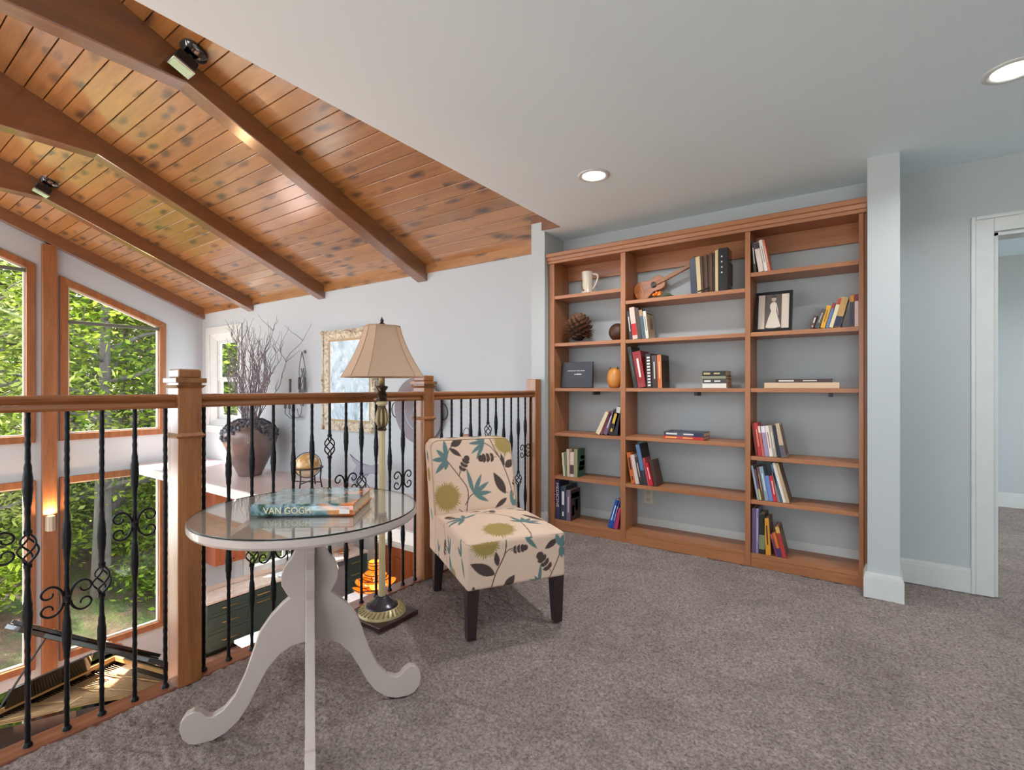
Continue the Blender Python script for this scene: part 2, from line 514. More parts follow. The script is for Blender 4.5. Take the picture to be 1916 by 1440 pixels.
# sink wall below the ledge, beyond the great room
SW = (4.55, 6.0, -2.14, -1.05); GD = (7.3, 7.9, FL, -1.1)
strips += [(WB, SW[0], FL, FL, -.05, -.05), (SW[0], SW[1], FL, FL, SW[2], SW[2]), (SW[0], SW[1], SW[3], SW[3], -.05, -.05),
           (SW[1], GD[0], FL, FL, -.05, -.05), (GD[0], GD[1], GD[3], GD[3], -.05, -.05), (GD[1], 8.0, FL, FL, -.05, -.05)]
wall_strips('wall_gable', M_WHITEWALL, strips, 'Y', G - .15, G)
WN = [0]
def gable_window(y0, y1, zb, sloped, wood_mat=M_POST, fw=.09, upper_bar=False, lab=''):
    WN[0] += 1
    o = thing('window_%d' % WN[0], lab, None, (G, (y0 + y1) / 2, zb), kind='structure')
    def poly(i):
        a, b = y0 + i, y1 - i
        if sloped: return [(a, zb + i), (b, zb + i), (b, top_of(b) - i * 1.08), (a, top_of(a) - i * 1.08)]
        return [(a, zb + i), (b, zb + i), (b, LT - i), (a, LT - i)]
    x = G + .03
    P = lambda i, xx: [(xx, a, b) for a, b in poly(i)]
    pa, pb = poly(0), poly(fw)
    nm = ['sill', 'jamb', 'head', 'jamb']
    for k in range(4):
        k2 = (k + 1) % 4
        q = [pa[k], pa[k2], pb[k2], pb[k]]
        MB().prism([(G - .1, a, b) for a, b in q], (.13, 0, 0)).build(nm[k], wood_mat, o, bevel=.006)
    MB().ring(P(fw, G - .06), P(fw + .02, G - .06), (.05, 0, 0)).build('sash', plain((214, 206, 190), .5), o)
    q = P(fw + .015, G - .04)
    MB().add(q, [(0, 1, 2, 3)]).build('pane', M_GLASS, o)
    if upper_bar:
        zz = top_of(y1) - .12
        box('roller_blind', plain((96, 100, 88), .6), G - .02, G + .012, y0 + fw, y1 - fw + .06, zz, zz + .05, o, .008)
    return o
for k, (a, b) in enumerate(GW):
    gable_window(a, b, UB, True, upper_bar=True, lab=['', '', 'tall wood framed upper window left of the wooden post', 'wood framed upper window with sloping head and thin blind bar'][k] or None)
    gable_window(a, b, LB, False, lab=['', '', 'wood framed lower window behind the grand piano', 'large wood framed lower window right of the wooden post'][k] or None)
# sink window and glass door
def rect_window(name, y0, y1, z0, z1, fw, mat, lab):
    WN[0] += 1
    o = thing('window_%d' % WN[0], lab, None, (G, (y0 + y1) / 2, z0), kind='structure')
    P = lambda i, xx: [(xx, y0 + i, z0 + i), (xx, y1 - i, z0 + i), (xx, y1 - i, z1 - i), (xx, y0 + i, z1 - i)]
    MB().ring(P(-.06, G - .1), P(fw, G - .1), (.125, 0, 0)).build('frame', mat, o)
    MB().box(G - .06, G - .03, (y0 + y1) / 2 - .025, (y0 + y1) / 2 + .025, z0 + fw, z1 - fw).build('mullion', mat, o)
    MB().add(P(fw, G - .05), [(0, 1, 2, 3)]).build('pane', M_GLASS, o)
    return o
rect_window('sink', *SW, .05, M_TRIM, 'white framed kitchen window above the sink counter')
WN[0] += 1
o = thing('door_2', 'white framed glass door at the end of the kitchen', None, (G, 7.6, FL), kind='structure')
P = lambda i, xx: [(xx, GD[0] + i, FL + max(i, 0)), (xx, GD[1] - i, FL + max(i, 0)), (xx, GD[1] - i, GD[3] - i), (xx, GD[0] + i, GD[3] - i)]
MB().ring(P(-.06, G - .1), P(.09, G - .1), (.12, 0, 0)).build('frame', M_TRIM, o)
MB().add(P(.08, G - .05), [(0, 1, 2, 3)]).build('pane', M_GLASS, o)
# white double-hung window in the back wall
WN[0] += 1
o = thing('window_%d' % WN[0], 'narrow white double-hung window beside the tall vase of branches', None, (-8.3, WB, .45), kind='structure')
x0, x1, z0, z1 = -8.77, -7.83, .55, 2.03
RW = lambda i, y: [(x0 + i, y, z0 + i), (x1 - i, y, z0 + i), (x1 - i, y, z1 - i), (x0 + i, y, z1 - i)]
MB().ring(RW(-.115, WB - .022), RW(0, WB - .022), (0, .022, 0)).build('casing', M_TRIM, o, bevel=.004)
MB().ring(RW(0, WB), RW(.10, WB + .06), (0, .08, 0)).build('frame', M_TRIM, o)
zm = 1.29
MB().ring([(x0 + .1, WB + .07, zm - .02), (x1 - .1, WB + .07, zm - .02), (x1 - .1, WB + .07, z1 - .1), (x0 + .1, WB + .07, z1 - .1)],
          [(x0 + .19, WB + .07, zm + .04), (x1 - .16, WB + .07, zm + .04), (x1 - .16, WB + .07, z1 - .15), (x0 + .19, WB + .07, z1 - .15)], (0, .03, 0)).build('upper_sash', M_TRIM, o)
MB().ring([(x0 + .1, WB + .09, z0 + .08), (x1 - .1, WB + .09, z0 + .08), (x1 - .1, WB + .09, zm + .02), (x0 + .1, WB + .09, zm + .02)],
          [(x0 + .19, WB + .09, z0 + .17), (x1 - .16, WB + .09, z0 + .17), (x1 - .16, WB + .09, zm - .03), (x0 + .19, WB + .09, zm - .03)], (0, .03, 0)).build('lower_sash', M_TRIM, o)
MB().add(RW(.13, WB + .1), [(0, 1, 2, 3)]).build('pane', M_GLASS, o)
MB().box(-8.92, -7.68, WB - .05, WB, .49, .55).build('sill', M_TRIM, o, bevel=.004)

# opposite side of the great room: wall of tall windows (behind the camera's left)
st = [(G - .15, -8.6, FL, FL, 2.5, 2.5), (-2.3, -1.9, FL, FL, 2.6, 2.6)]
xx = -8.6
while xx < -2.4:
    st += [(xx, xx + 1.4, FL, FL, .0, .0), (xx, xx + 1.4, 1.9, 1.9, 2.6, 2.6), (xx + 1.4, xx + 2.1, FL, FL, 2.6, 2.6)]
    xx += 2.1
wall_strips('wall_opposite', M_WHITEWALL, st, 'X', -4.37, -4.22)
sbox('wall_below_loft', M_WHITEWALL, -2.05, -2.0, -4.22, 8.0, FL, -.36)

# vaulted ceiling: plank boards -------------------------------------------
vault = S(MB().prism([(G - .2, WB + .4, zv(WB + .4) + .03), (G - .2, RIDGE, zv(RIDGE) + .03), (G - .2, RIDGE, zv(RIDGE) + .12), (G - .2, WB + .4, zv(WB + .4) + .12)], (7.2, 0, 0)
        ).build('ceiling_vault', plain((70, 40, 18), .8)))
# far slope of the vault; two unseen openings added to let light in
def far_slab(m, x0, x1, ya, yb):
    m.prism([(x0, ya, zv(ya)), (x0, yb, zv(yb)), (x0, yb, zv(yb) + .12), (x0, ya, zv(ya) + .12)], (x1 - x0, 0, 0))
m = MB()
ADDED_CUTS = [(-8.3, -5.9), (-5.3, -2.9)]
xe = -2.0
far_slab(m, G - .2, xe, RIDGE, -1.35); far_slab(m, G - .2, xe, -3.4, -4.6)
for a_, b_ in ((G - .2, ADDED_CUTS[0][0]), (ADDED_CUTS[0][1], ADDED_CUTS[1][0]), (ADDED_CUTS[1][1], xe)): far_slab(m, a_, b_, -1.35, -3.4)
S(m.build('ceiling_vault_far', M_PINE))
PW = .1165
def plank_mesh():
    m = MB()
    a = math.atan(.4167)
    def pt(u, w):  # u along slope in y-units downhill, w thickness upwards
        return (0, -u, .4167 * u + w)
    g = .0035
    prof = [(g, .03), (g, .0015), (g + .0008, 0), (PW - g - .0008, 0), (PW - g, .0015), (PW - g, .03)]
    m.prism([pt(u, w) for u, w in prof], (7.08, 0, 0))
    return m
pm = None
y = WB
k = 0
while y > RIDGE + .02:
    if pm is None:
        o = plank_mesh().build('plank', M_PINE, vault); pm = o.data
    else:
        o = bpy.data.objects.new('plank', pm); COL.objects.link(o); o.parent = vault
    o.location = (G - .02, y, zv(y))
    y -= PW
S(box('trim_4', M_PINE, G, -2.27, WB - .02, WB, 2.385, 2.475))
# beams
def beam(xr, w, name='ceiling_beam'):
    kz, ky = 3.263, 1.506
    b = [(3.82, 2.30), (ky, kz), (2 * RIDGE - ky, kz), (2 * RIDGE - 3.82, 2.30), (2 * RIDGE - 3.82, zv(3.82) + .02), (RIDGE, zv(RIDGE) + .02), (3.82, zv(3.82) + .02)]
    m = MB().prism([(xr - w, a, c) for a, c in b], (w, 0, 0))
    return S(m.build(name, M_BEAM, bevel=.008))
for xr in (-3.80, -5.62, -7.39): beam(xr, .145)
b = [(WB, 2.30), (RIDGE, 2.30 + .4167 * (WB - RIDGE)), (RIDGE, zv(RIDGE) + .01), (WB, zv(WB) + .01)]
S(MB().prism([(G, a, c) for a, c in b], (.1, 0, 0)).build('ceiling_beam', M_BEAM, bevel=.006))
S(box('trim_5', M_POST, G, G + .09, 1.813, 1.963, FL, zv(1.9) - .17, bevel=.006))
o = MB().box(G, G + .015, -4.2, WB, FL, FL + .12).build('baseboard_gable', M_TRIM); S(o)

# plant ledge and kitchen shell ------------------------------------------------
t = NT('ledge_paint')
v = t.coords((1, 1, 1)); nz = t.noise(v, 30, 4)
t.set(Base_Color=t.mix(nz.outputs[0], srgb(206, 182, 176), srgb(224, 204, 200)), Roughness=.3)
M_LEDGE = t.m
led = S(box('ledge', M_LEDGE, G, -2.27, 2.83, WB, -.03, 0))
box('fascia', M_TRIM, G, -2.27, 2.815, 2.845, -.115, -.004, led, .004)
sbox('ceiling_kitchen', M_CEIL, G - .1, -2.0, 2.845, 8.1, -.115, -.045)
sbox('wall_kitchen', M_WHITEWALL, G - .1, -2.0, 8.0, 8.1, FL, -.05)
# ================================================================== LAMPS IN THE CEILING
M_LENS = emit((255, 250, 240), 14.0, 'lamp_lens')
def recessed(x, y, z, power, lab, cat='ceiling light', grp='recessed lights in the loft ceiling'):
    o = thing('recessed_light', lab, cat, (x, y, z), group=grp)
    MB().lathe([(.095, z), (.095, z - .004), (.085, z - .008), (.07, z - .006), (.066, z - .001)], (x, y, 0), 32, caps=False).build('trim_ring', M_TRIM, o, True)
    MB().lathe([(.0005, z - .004), (.068, z - .003)], (x, y, 0), 32, caps=False).build('lens', M_LENS, o)
    ld = bpy.data.lights.new('downlight', 'AREA'); ld.shape = 'DISK'; ld.size = .11; ld.energy = power; ld.color = (.94, .98, 1.0); ld.spread = R(150)
    lo = bpy.data.objects.new('downlight', ld); lo.location = (0, 0, -.012); COL.objects.link(lo); lo.parent = o
    return o
PW_DOWN = 13
recessed(-1.329, 2.741, CE, PW_DOWN, 'round recessed ceiling light in front of the middle bay of the bookcase')
recessed(.496, 2.806, CE, 8.5, 'round recessed ceiling light in front of the white doorway')
for x, y in ((-.5, .7), (1.4, .7), (-.5, -1.3), (1.4, -1.3)):
    recessed(x, y, CE, 4, 'added unseen ceiling light above the open carpet')  # out-of-view lamps, added to brighten the loft
recessed(1.6, 5.2, CE, 16, 'added unseen ceiling light in the room behind the doorway')  # unseen lamp, added to light the room beyond the door
for x, y in ((-7.6, 4.4), (-7.6, 6.2), (-5.0, 4.4), (-5.0, 6.6)):
    recessed(x, y, -.115, 8, 'added unseen light in the kitchen ceiling', grp='added unseen lights in the kitchen ceiling')  # unseen lamps, added to light the kitchen under the ledge

# flood lights on the vault
def flood(x, y, lab):
    z = zv(y)
    o = thing('spotlight', lab, 'spotlight', (x, y, z), world=False, group='adjustable floods on the vault')
    o.rotation_euler = (-math.atan(.4167), 0, 0)
    MB().lathe([(.0, 0), (.085, 0), (.085, -.02), (.05, -.05), (.0, -.055)], (0, 0, 0), 28, caps=False).build('canopy', M_GLOSSBLK, o, True, angle=40)
    MB().tube([(0, 0, -.05), (-.02, -.02, -.085)], .015, 10).build('knuckle', M_BLACK, o)
    m = MB().box(-.075, .03, -.075, .055, -.15, -.08).build('housing', M_BLACK, o, bevel=.008)
    MB().box(-.075, .03, -.08, .06, -.165, -.15).build('rim', plain((190, 200, 196), .2, .8), o, bevel=.003)
    MB().box(-.066, .021, -.071, .051, -.167, -.164).build('lens', plain((176, 206, 170), .08, coat=.5), o)
    return o
flood(-3.67, 1.50, 'black round spotlight beside the ceiling beam next to the white loft ceiling')
flood(-7.27, 1.53, 'small black spotlight beside the ceiling beam closest to the gable windows')

# ================================================================== BALUSTRADE
RX = -2.2125
bal = thing('balustrade', 'oak and black wrought iron loft railing with three newel posts', 'railing', (RX, 1.5, 0))
def newel(y, cap=True):
    h = .0425; X0, X1 = RX - .048, RX + .0475
    if not cap:
        return MB().box(RX - .043, RX + .0475, y - h, y + h, .0, 1.235).build('end_post', M_OAK, bal, bevel=.004)
    n = MB().box(X0, X1, y - h, y + h, 0, 1.2).build('newel_post', M_OAK, bal, bevel=.003)
    def ringb(e, z0, z1): return MB().box(X0 - e, X1 + e, y - h - e, y + h + e, z0, z1)
    def taper(e0, e1, z0, z1):
        a = [(X0 - e0, y - h - e0, z0), (X1 + e0, y - h - e0, z0), (X1 + e0, y + h + e0, z0), (X0 - e0, y + h + e0, z0)]
        b = [(X0 - e1, y - h - e1, z1), (X1 + e1, y - h - e1, z1), (X1 + e1, y + h + e1, z1), (X0 - e1, y + h + e1, z1)]
        return MB().add(a + b, [(3, 2, 1, 0), (4, 5, 6, 7), (0, 1, 5, 4), (1, 2, 6, 5), (2, 3, 7, 6), (3, 0, 4, 7)])
    ringb(.013, 1.187, 1.206).build('collar', M_OAK, n, bevel=.002)
    taper(.0005, .012, 1.165, 1.178).build('cove', M_OAK, n)
    taper(-.001, -.001, 1.206, 1.241).build('cap', M_OAK, n, bevel=.006)
    taper(.0005, .011, .968, .978).build('ring_moulding', M_OAK, n)
    taper(.011, .0005, .978, .99).build('ring_moulding', M_OAK, n)
    return n
newel(.870); newel(2.192); newel(3.445, False)
def rail(y0, y1):
    c = [(-.030, 1.089), (.030, 1.089), (.033, 1.098), (.026, 1.112), (.036, 1.122), (.037, 1.132), (.028, 1.1405), (0, 1.143), (-.028, 1.1405), (-.037, 1.132), (-.036, 1.122), (-.026, 1.112), (-.033, 1.098)]
    return MB().prism([(RX + a, y0, b) for a, b in c], (0, y1 - y0, 0)).build('handrail', M_OAKY, bal)
rail(-1.3, .8275); rail(.9125, 2.1495); rail(2.2345, 3.4025)
def baluster(y, swells=(), feat=None, fz=0.0, twist=False):
    r0 = .0076
    zs = np.linspace(.004, 1.09, 74)
    def gap(z): return feat == 'basket' and abs(z - fz) < .047
    segs = [[]]
    for z in zs:
        if gap(z):
            if segs[-1]: segs.append([])
            continue
        segs[-1].append(z)
    if feat == 'basket':
        segs[0].append(fz - .047); segs[1].insert(0, fz + .047)
    root = None
    m = MB()
    for sg in segs:
        if len(sg) < 2: continue
        rr = []
        for i, z in enumerate(sg):
            r = r0
            for s in swells:
                q = abs(z - s) / .085
                if q < 1: r += .0062 * (1 - q * q) ** 1.5
            r += .0009 * math.sin(z * 170 + y * 40) * (1 if not twist else 2)
            if feat == 'basket' and abs(z - fz) < .075: r = .0085
            rr.append(r)
        m.tube([(RX, y, z) for z in sg], rr, 6)
    root = m.build('baluster', M_IRON, bal, True, angle=70)
    if feat == 'basket':
        for k in range(4):
            pts = []; 
            for i in range(17):
                u = i / 16
                a = k * math.pi / 2 + u * math.pi * 1.1
                rad = .0245 * math.sin(math.pi * u) ** .8 + .002
                pts.append((RX + rad * math.cos(a), y + rad * math.sin(a), fz - .05 + .1 * u))
            MB().tube(pts, .0034, 6).build('basket_wire', M_IRON, root, True)
        for z in (fz - .055, fz + .055):
            MB().lathe([(.006, z - .008), (.0115, z - .005), (.0115, z + .005), (.006, z + .008)], (RX, y, 0), 10).build('basket_collar', M_IRON, root, True, angle=40)
    if feat == 'scroll':
        for s in (-1, 1):
            half = []
            cy, ry, rz = .0415, .033, .050
            for i in range(15):
                a_ = R(180 - 128 * i / 14)
                half.append((cy + ry * math.cos(a_), rz * math.sin(a_)))
            (y1, z1), (y0, z0) = half[-1], half[-2]
            ty, tz = y1 - y0, z1 - z0
            hd = math.atan2(tz, ty)
            for i in range(14):
                hd -= R(17); st_ = .0056 - .00018 * i
                y1 += st_ * math.cos(hd); z1 += st_ * math.sin(hd)
                half.append((y1, z1))
            full = [(a_, -b_) for a_, b_ in reversed(half[1:])] + half
            pts = [(RX, y + s * a_, fz + b_) for a_, b_ in full]
            nn_ = len(full)
            rr = [.0046 - .0016 * abs(2 * i / (nn_ - 1) - 1) for i in range(nn_)]
            MB().tube(pts, rr, 7).build('scroll', M_IRON, root, True)
        MB().lathe([(.007, fz - .014), (.0125, fz - .008), (.0125, fz + .008), (.007, fz + .014)], (RX, y, 0), 10).build('scroll_collar', M_IRON, root, True, angle=40)
    MB().lathe([(.013, .006), (.013, .012), (.0085, .02)], (RX, y, 0), 10).build('shoe', M_IRON, root, True, angle=40)
    return root
A = ((.85, .43), 'basket', .645); B = ((.66, .33), 'scroll', .452); C_ = ((.64, .29), 'basket', .485); D = ((.85, .53), 'scroll', .66)
N_ = ((.8, .36), None, 0); P_ = ((), None, 0)
ys1 = [.412, .509, .604, .702, .801]
ys2 = [.939, 1.037, 1.136, 1.234, 1.332, 1.430, 1.529, 1.627, 1.725, 1.824, 1.922, 2.021, 2.118]
ys3 = [2.262, 2.350, 2.446, 2.543, 2.640, 2.738, 2.835, 2.930, 3.028, 3.125, 3.222, 3.320, 3.393]
T1 = [A, B, C_, D, P_]
T2 = [P_, ((.82, .42), None, 0), ((.84, .25), 'basket', .436), ((.84, .24), 'scroll', .425), N_, ((.86, .5), None, 0), ((.3,), 'basket', .869), ((.9, .3), 'scroll', .664), ((.9, .33), 'basket', .648), ((.84, .5), None, 0), ((.75, .3), None, 0), ((.85, .3), 'scroll', .626), P_]
T3 = [P_, N_, ((.7, .35), None, 0), N_, ((.85, .5), None, 0), N_, ((.3,), 'basket', .857), ((.9, .3), None, 0), N_, ((.75, .35), None, 0), ((.85, .2), 'basket', .447), ((.85, .3), 'scroll', .66), P_]
for ys, ts in ((ys1, T1), (ys2, T2), (ys3[1:], T3[1:])):
    for y, (sw, ft, fz) in zip(ys, ts): baluster(y, sw, ft, fz)
for k in range(1, 5): baluster(.412 - .098 * k, *[D, C_, B, A][k - 1])

# ================================================================== PEDESTAL TABLE
TX, TY, TZ = -1.604, 1.03, .742
tb = thing('pedestal_table', 'round white pedestal table with scrolled legs and glass top', 'table', (TX, TY, 0), world=False)
prof = [(.371, TZ - .006), (.3715, TZ - .012), (.3715, TZ - .026), (.366, TZ - .034), (.35, TZ - .036), (.0005, TZ - .036)]
MB().lathe([(.0005, TZ - .0065)] + prof, (0, 0, 0), 96, caps=False).build('table_top', M_LACQ, tb, True, angle=30)
MB().lathe([(.0005, TZ - .006), (.366, TZ - .006), (.3675, TZ - .004), (.3675, TZ - .0015), (.366, TZ), (.0005, TZ)], (0, 0, 0), 96, caps=False).build('glass_top', M_TGLASS, tb, True, angle=30)
MB().lathe([(.3676, TZ - .0055), (.3682, TZ - .003), (.3676, TZ - .0005)], (0, 0, 0), 96, caps=False).build('glass_edge', plain((26, 34, 32), .2), tb, True)
# leg board outline (r, z), from the photograph's side-on leg
outl = [(.055, TZ - .036), (.062, .66), (.066, .645), (.065, .625), (.050, .598), (.062, .575), (.084, .548), (.094, .515), (.092, .482), (.074, .448), (.067, .438), (.09, .42),
        (.125, .385), (.160, .335), (.182, .27), (.205, .20), (.235, .135), (.268, .098), (.30, .082), (.315, .086), (.332, .104), (.352, .113), (.374, .106), (.389, .085), (.393, .06), (.385, .03), (.368, .01), (.345, .002),
        (.300, .003), (.262, .018), (.222, .050), (.192, .095), (.165, .150), (.135, .205), (.10, .245), (.06, .268), (.018, .275)]
ang = math.atan2(-.54, .84)
for k in range(4):
    a = ang + k * math.pi / 2
    er = Vector((math.cos(a), math.sin(a), 0)); et = Vector((-math.sin(a), math.cos(a), 0))
    th = .030
    pts = [er * .0145 + Vector((0, 0, outl[0][1]))] + [er * r + Vector((0, 0, z)) for r, z in outl] + [er * .0145 + Vector((0, 0, .275))]
    MB().prism([p - et * th / 2 for p in pts], et * th).build('leg', M_LACQ, tb, bevel=.004)
MB().box(-.0148, .0148, -.0148, .0148, .26, TZ - .036).xf(Matrix.Rotation(ang, 4, 'Z')).build('core', M_LACQ, tb)

# art book on the table ----------------------------------------------------------
p0 = at(470, 966, Z=TZ); p1 = at(661.7, 964, Z=TZ)
dx = (p1 - p0); L = dx.length; an = math.atan2(dx.y, dx.x)
t = NT('art_book_print')
v = t.coords((9, 9, 9)); nn = t.noise(v, 1.6, 4, .6, 1.2)
v2 = t.coords((1, 1, 1)); sx = t.n('SeparateXYZ', Vector=v2)
c1 = t.ramp(nn.outputs[0], [(.30, srgb(24, 44, 44)), (.42, srgb(52, 84, 64)), (.5, srgb(104, 134, 140)), (.6, srgb(150, 168, 172)), (.68, srgb(60, 88, 110))])
c2 = t.ramp(nn.outputs[0], [(.35, srgb(120, 50, 20)), (.5, srgb(206, 104, 40)), (.65, srgb(226, 150, 84))])
mask = t.ramp(t.mix(.25, sx.outputs[0], nn.outputs[0]), [(.325, (0, 0, 0)), (.36, (1, 1, 1))])
t.set(Base_Color=t.mix(mask, c1, c2), Roughness=.16); t.b.inputs['Coat Weight'].default_value = .6
M_ART = t.m
ab = thing('art_book', 'thick hardback art book with green blue cover on the glass table top', 'book', (p0.x, p0.y, TZ), an, world=False)
bw, bh, bd = L, .040, .255
MB().box(0, bw, 0, bd, 0, .004).build('back_cover', M_ART, ab, bevel=.001)
MB().box(0, bw, 0, bd, bh - .004, bh).build('front_cover', M_ART, ab, bevel=.001)
MB().prism([(0, 0, 0), (0, -.006, .006), (0, -.0075, bh / 2), (0, -.006, bh - .006), (0, 0, bh), (0, .004, bh - .004), (0, .004, .004)], (bw, 0, 0)).build('spine', M_ART, ab)
MB().box(.005, bw - .006, .004, bd - .007, .004, bh - .004).build('pages', M_PAGES, ab)
M_CREAM = plain((232, 220, 176), .4)
TXM = Matrix.Translation((bw * .36, -.0082, bh * .48)) @ Matrix.Rotation(R(90), 4, 'X')
text('spine_title', 'VAN GOGH', .030, TXM, M_CREAM, ab, bw * .46)
TXM = Matrix.Translation((bw * .70, -.0078, bh * .5)) @ Matrix.Rotation(R(90), 4, 'X')
box('spine_line', plain((190, 196, 180), .4), bw * .61, bw * .80, -.0079, -.0076, bh * .46, bh * .53, ab)
box('barcode_label', plain((236, 232, 222), .5), bw * .865, bw * .965, -.0081, -.0068, bh * .2, bh * .55, ab)

# ================================================================== FLOOR LAMP
LX, LY = -1.998, 1.685
fl = thing('floor_lamp', 'cream column floor lamp with tan bell shade beside the railing', 'floor lamp', (LX, LY, 0), world=False)
M_BRONZE = plain((62, 44, 36), .35, .5)
M_CPOLE = plain((214, 196, 154), .4)
MB().box(-.133, .133, -.125, .125, 0.004, .028).build('base_plate', plain((58, 34, 32), .3), fl, bevel=.004)
MB().lathe([(.118, .028), (.118, .034), (.112, .042), (.085, .060), (.082, .062)], (0, 0, 0), 40).build('base_disc', plain((196, 180, 136), .35, .3), fl, True, angle=40)
m = MB()
for k in range(28):
    a = 2 * math.pi * k / 28
    m.tube([(.113 * math.cos(a), .113 * math.sin(a), .0425), (.088 * math.cos(a + .12), .088 * math.sin(a + .12), .0595)], [.006, .004], 5)
m.build('leaf_relief', plain((170, 152, 104), .4, .3), fl, True)
MB().lathe([(.081, .060), (.078, .068), (.062, .074), (.055, .082), (.04, .094), (.03, .108), (.024, .112)], (0, 0, 0), 36).build('base_dome', plain((70, 66, 74), .25, .6), fl, True, angle=50)
MB().lathe([(.0185, .11), (.0165, .3), (.0165, .94), (.019, .955)], (0, 0, 0), 8).build('pole', M_CPOLE, fl, True, angle=30)
MB().lathe([(.022, .95), (.024, .958), (.017, .965)], (0, 0, 0), 20).build('lower_collar', M_BRONZE, fl, True, angle=40)
MB().lathe([(.017, .962), (.026, .98), (.029, 1.0), (.026, 1.03), (.019, 1.06), (.018, 1.075)], (0, 0, 0), 20).build('acanthus_bulb', plain((96, 78, 56), .4, .3), fl, True)
m = MB()
for k in range(8):
    a = 2 * math.pi * k / 8
    m.tube([(.022 * math.cos(a), .022 * math.sin(a), .975), (.030 * math.cos(a), .030 * math.sin(a), 1.0), (.026 * math.cos(a), .026 * math.sin(a), 1.035), (.021 * math.cos(a), .021 * math.sin(a), 1.06)], [.003, .006, .005, .002], 6)
m.build('acanthus_leaf', plain((188, 168, 122), .4), fl, True)
MB().lathe([(.018, 1.075), (.03, 1.085), (.03, 1.092), (.02, 1.1)], (0, 0, 0), 20).build('cup', M_CPOLE, fl, True, angle=40)
MB().lathe([(.020, 1.098), (.028, 1.104), (.022, 1.118), (.027, 1.13), (.018, 1.15), (.03, 1.168), (.029, 1.174), (.012, 1.178)], (0, 0, 0), 20).build('upper_collar', M_BRONZE, fl, True, angle=40)
MB().lathe([(.014, 1.176), (.014, 1.25)], (0, 0, 0), 16).build('socket', plain((190, 166, 110), .3, .6), fl, True)
def shade_section(w, cut, z, rot):
    h = w / 2; c = h - cut
    p = [(h, -c), (h, c), (c, h), (-c, h), (-h, c), (-h, -c), (-c, -h), (c, -h)]
    return [Matrix.Rotation(rot, 3, 'Z') @ Vector((a, b, z)) for a, b in p]
SR = R(-25)
prof = []
for i in range(13):
    u = i / 12
    w = .158 + (.36 - .158) * (u ** 1.55 * .75 + u * .25)
    prof.append((w, .06 * w / .36 + .004, 1.478 - (1.478 - 1.222) * u))
vs = []; fs = []
for w, cu, z in prof: vs += shade_section(w, cu, z, SR)
for w, cu, z in reversed(prof): vs += shade_section(w - .005, cu, z, SR)
nr = len(prof) * 2
for i in range(nr):
    j = (i + 1) % nr
    for k in range(8): fs.append((i * 8 + k, i * 8 + (k + 1) % 8, j * 8 + (k + 1) % 8, j * 8 + k))
t = NT('lamp_shade_fabric')
v = t.coords((1, 1, 1)); nz = t.noise(v, 300, 2)
t.set(Base_Color=srgb(188, 156, 130), Roughness=.8)
t.b.inputs['Subsurface Weight'].default_value = 0
M_SHADE = t.bump(nz.outputs[0], .1, .001).m
sh = MB().add(vs, fs).build('lamp_shade', M_SHADE, fl)
for k in range(8):
    pts = [shade_section(w + .001, cu, z, SR)[k] for w, cu, z in prof]
    MB().tube(pts, .0016, 5).build('seam', plain((176, 140, 112), .8), sh, True)
for (w, cu, z) in (prof[0], prof[-1]):
    MB().tube(shade_section(w, cu, z, SR), .003, 6, closed=True).build('trim_tape', plain((190, 156, 128), .8), sh, True)
MB().lathe([(.004, 1.25), (.004, 1.488)], (0, 0, 0), 8).build('harp_rod', M_BRONZE, fl)
MB().tube([(-.08, 0, 1.474), (0, 0, 1.482), (.08, 0, 1.474)], .002, 6).build('spider', M_BRONZE, fl)
MB().lathe([(.005, 1.482), (.016, 1.486), (.017, 1.491), (.009, 1.497), (.006, 1.501), (.0095, 1.507), (.007, 1.514), (.003, 1.52), (.0005, 1.53)], (0, 0, 0), 16).build('finial', M_BRONZE, fl, True, angle=60)
MB().ball((0, 0, 1.31), .03, 16, 10, sz=1.3).build('bulb', plain((240, 238, 230), .3), fl, True)
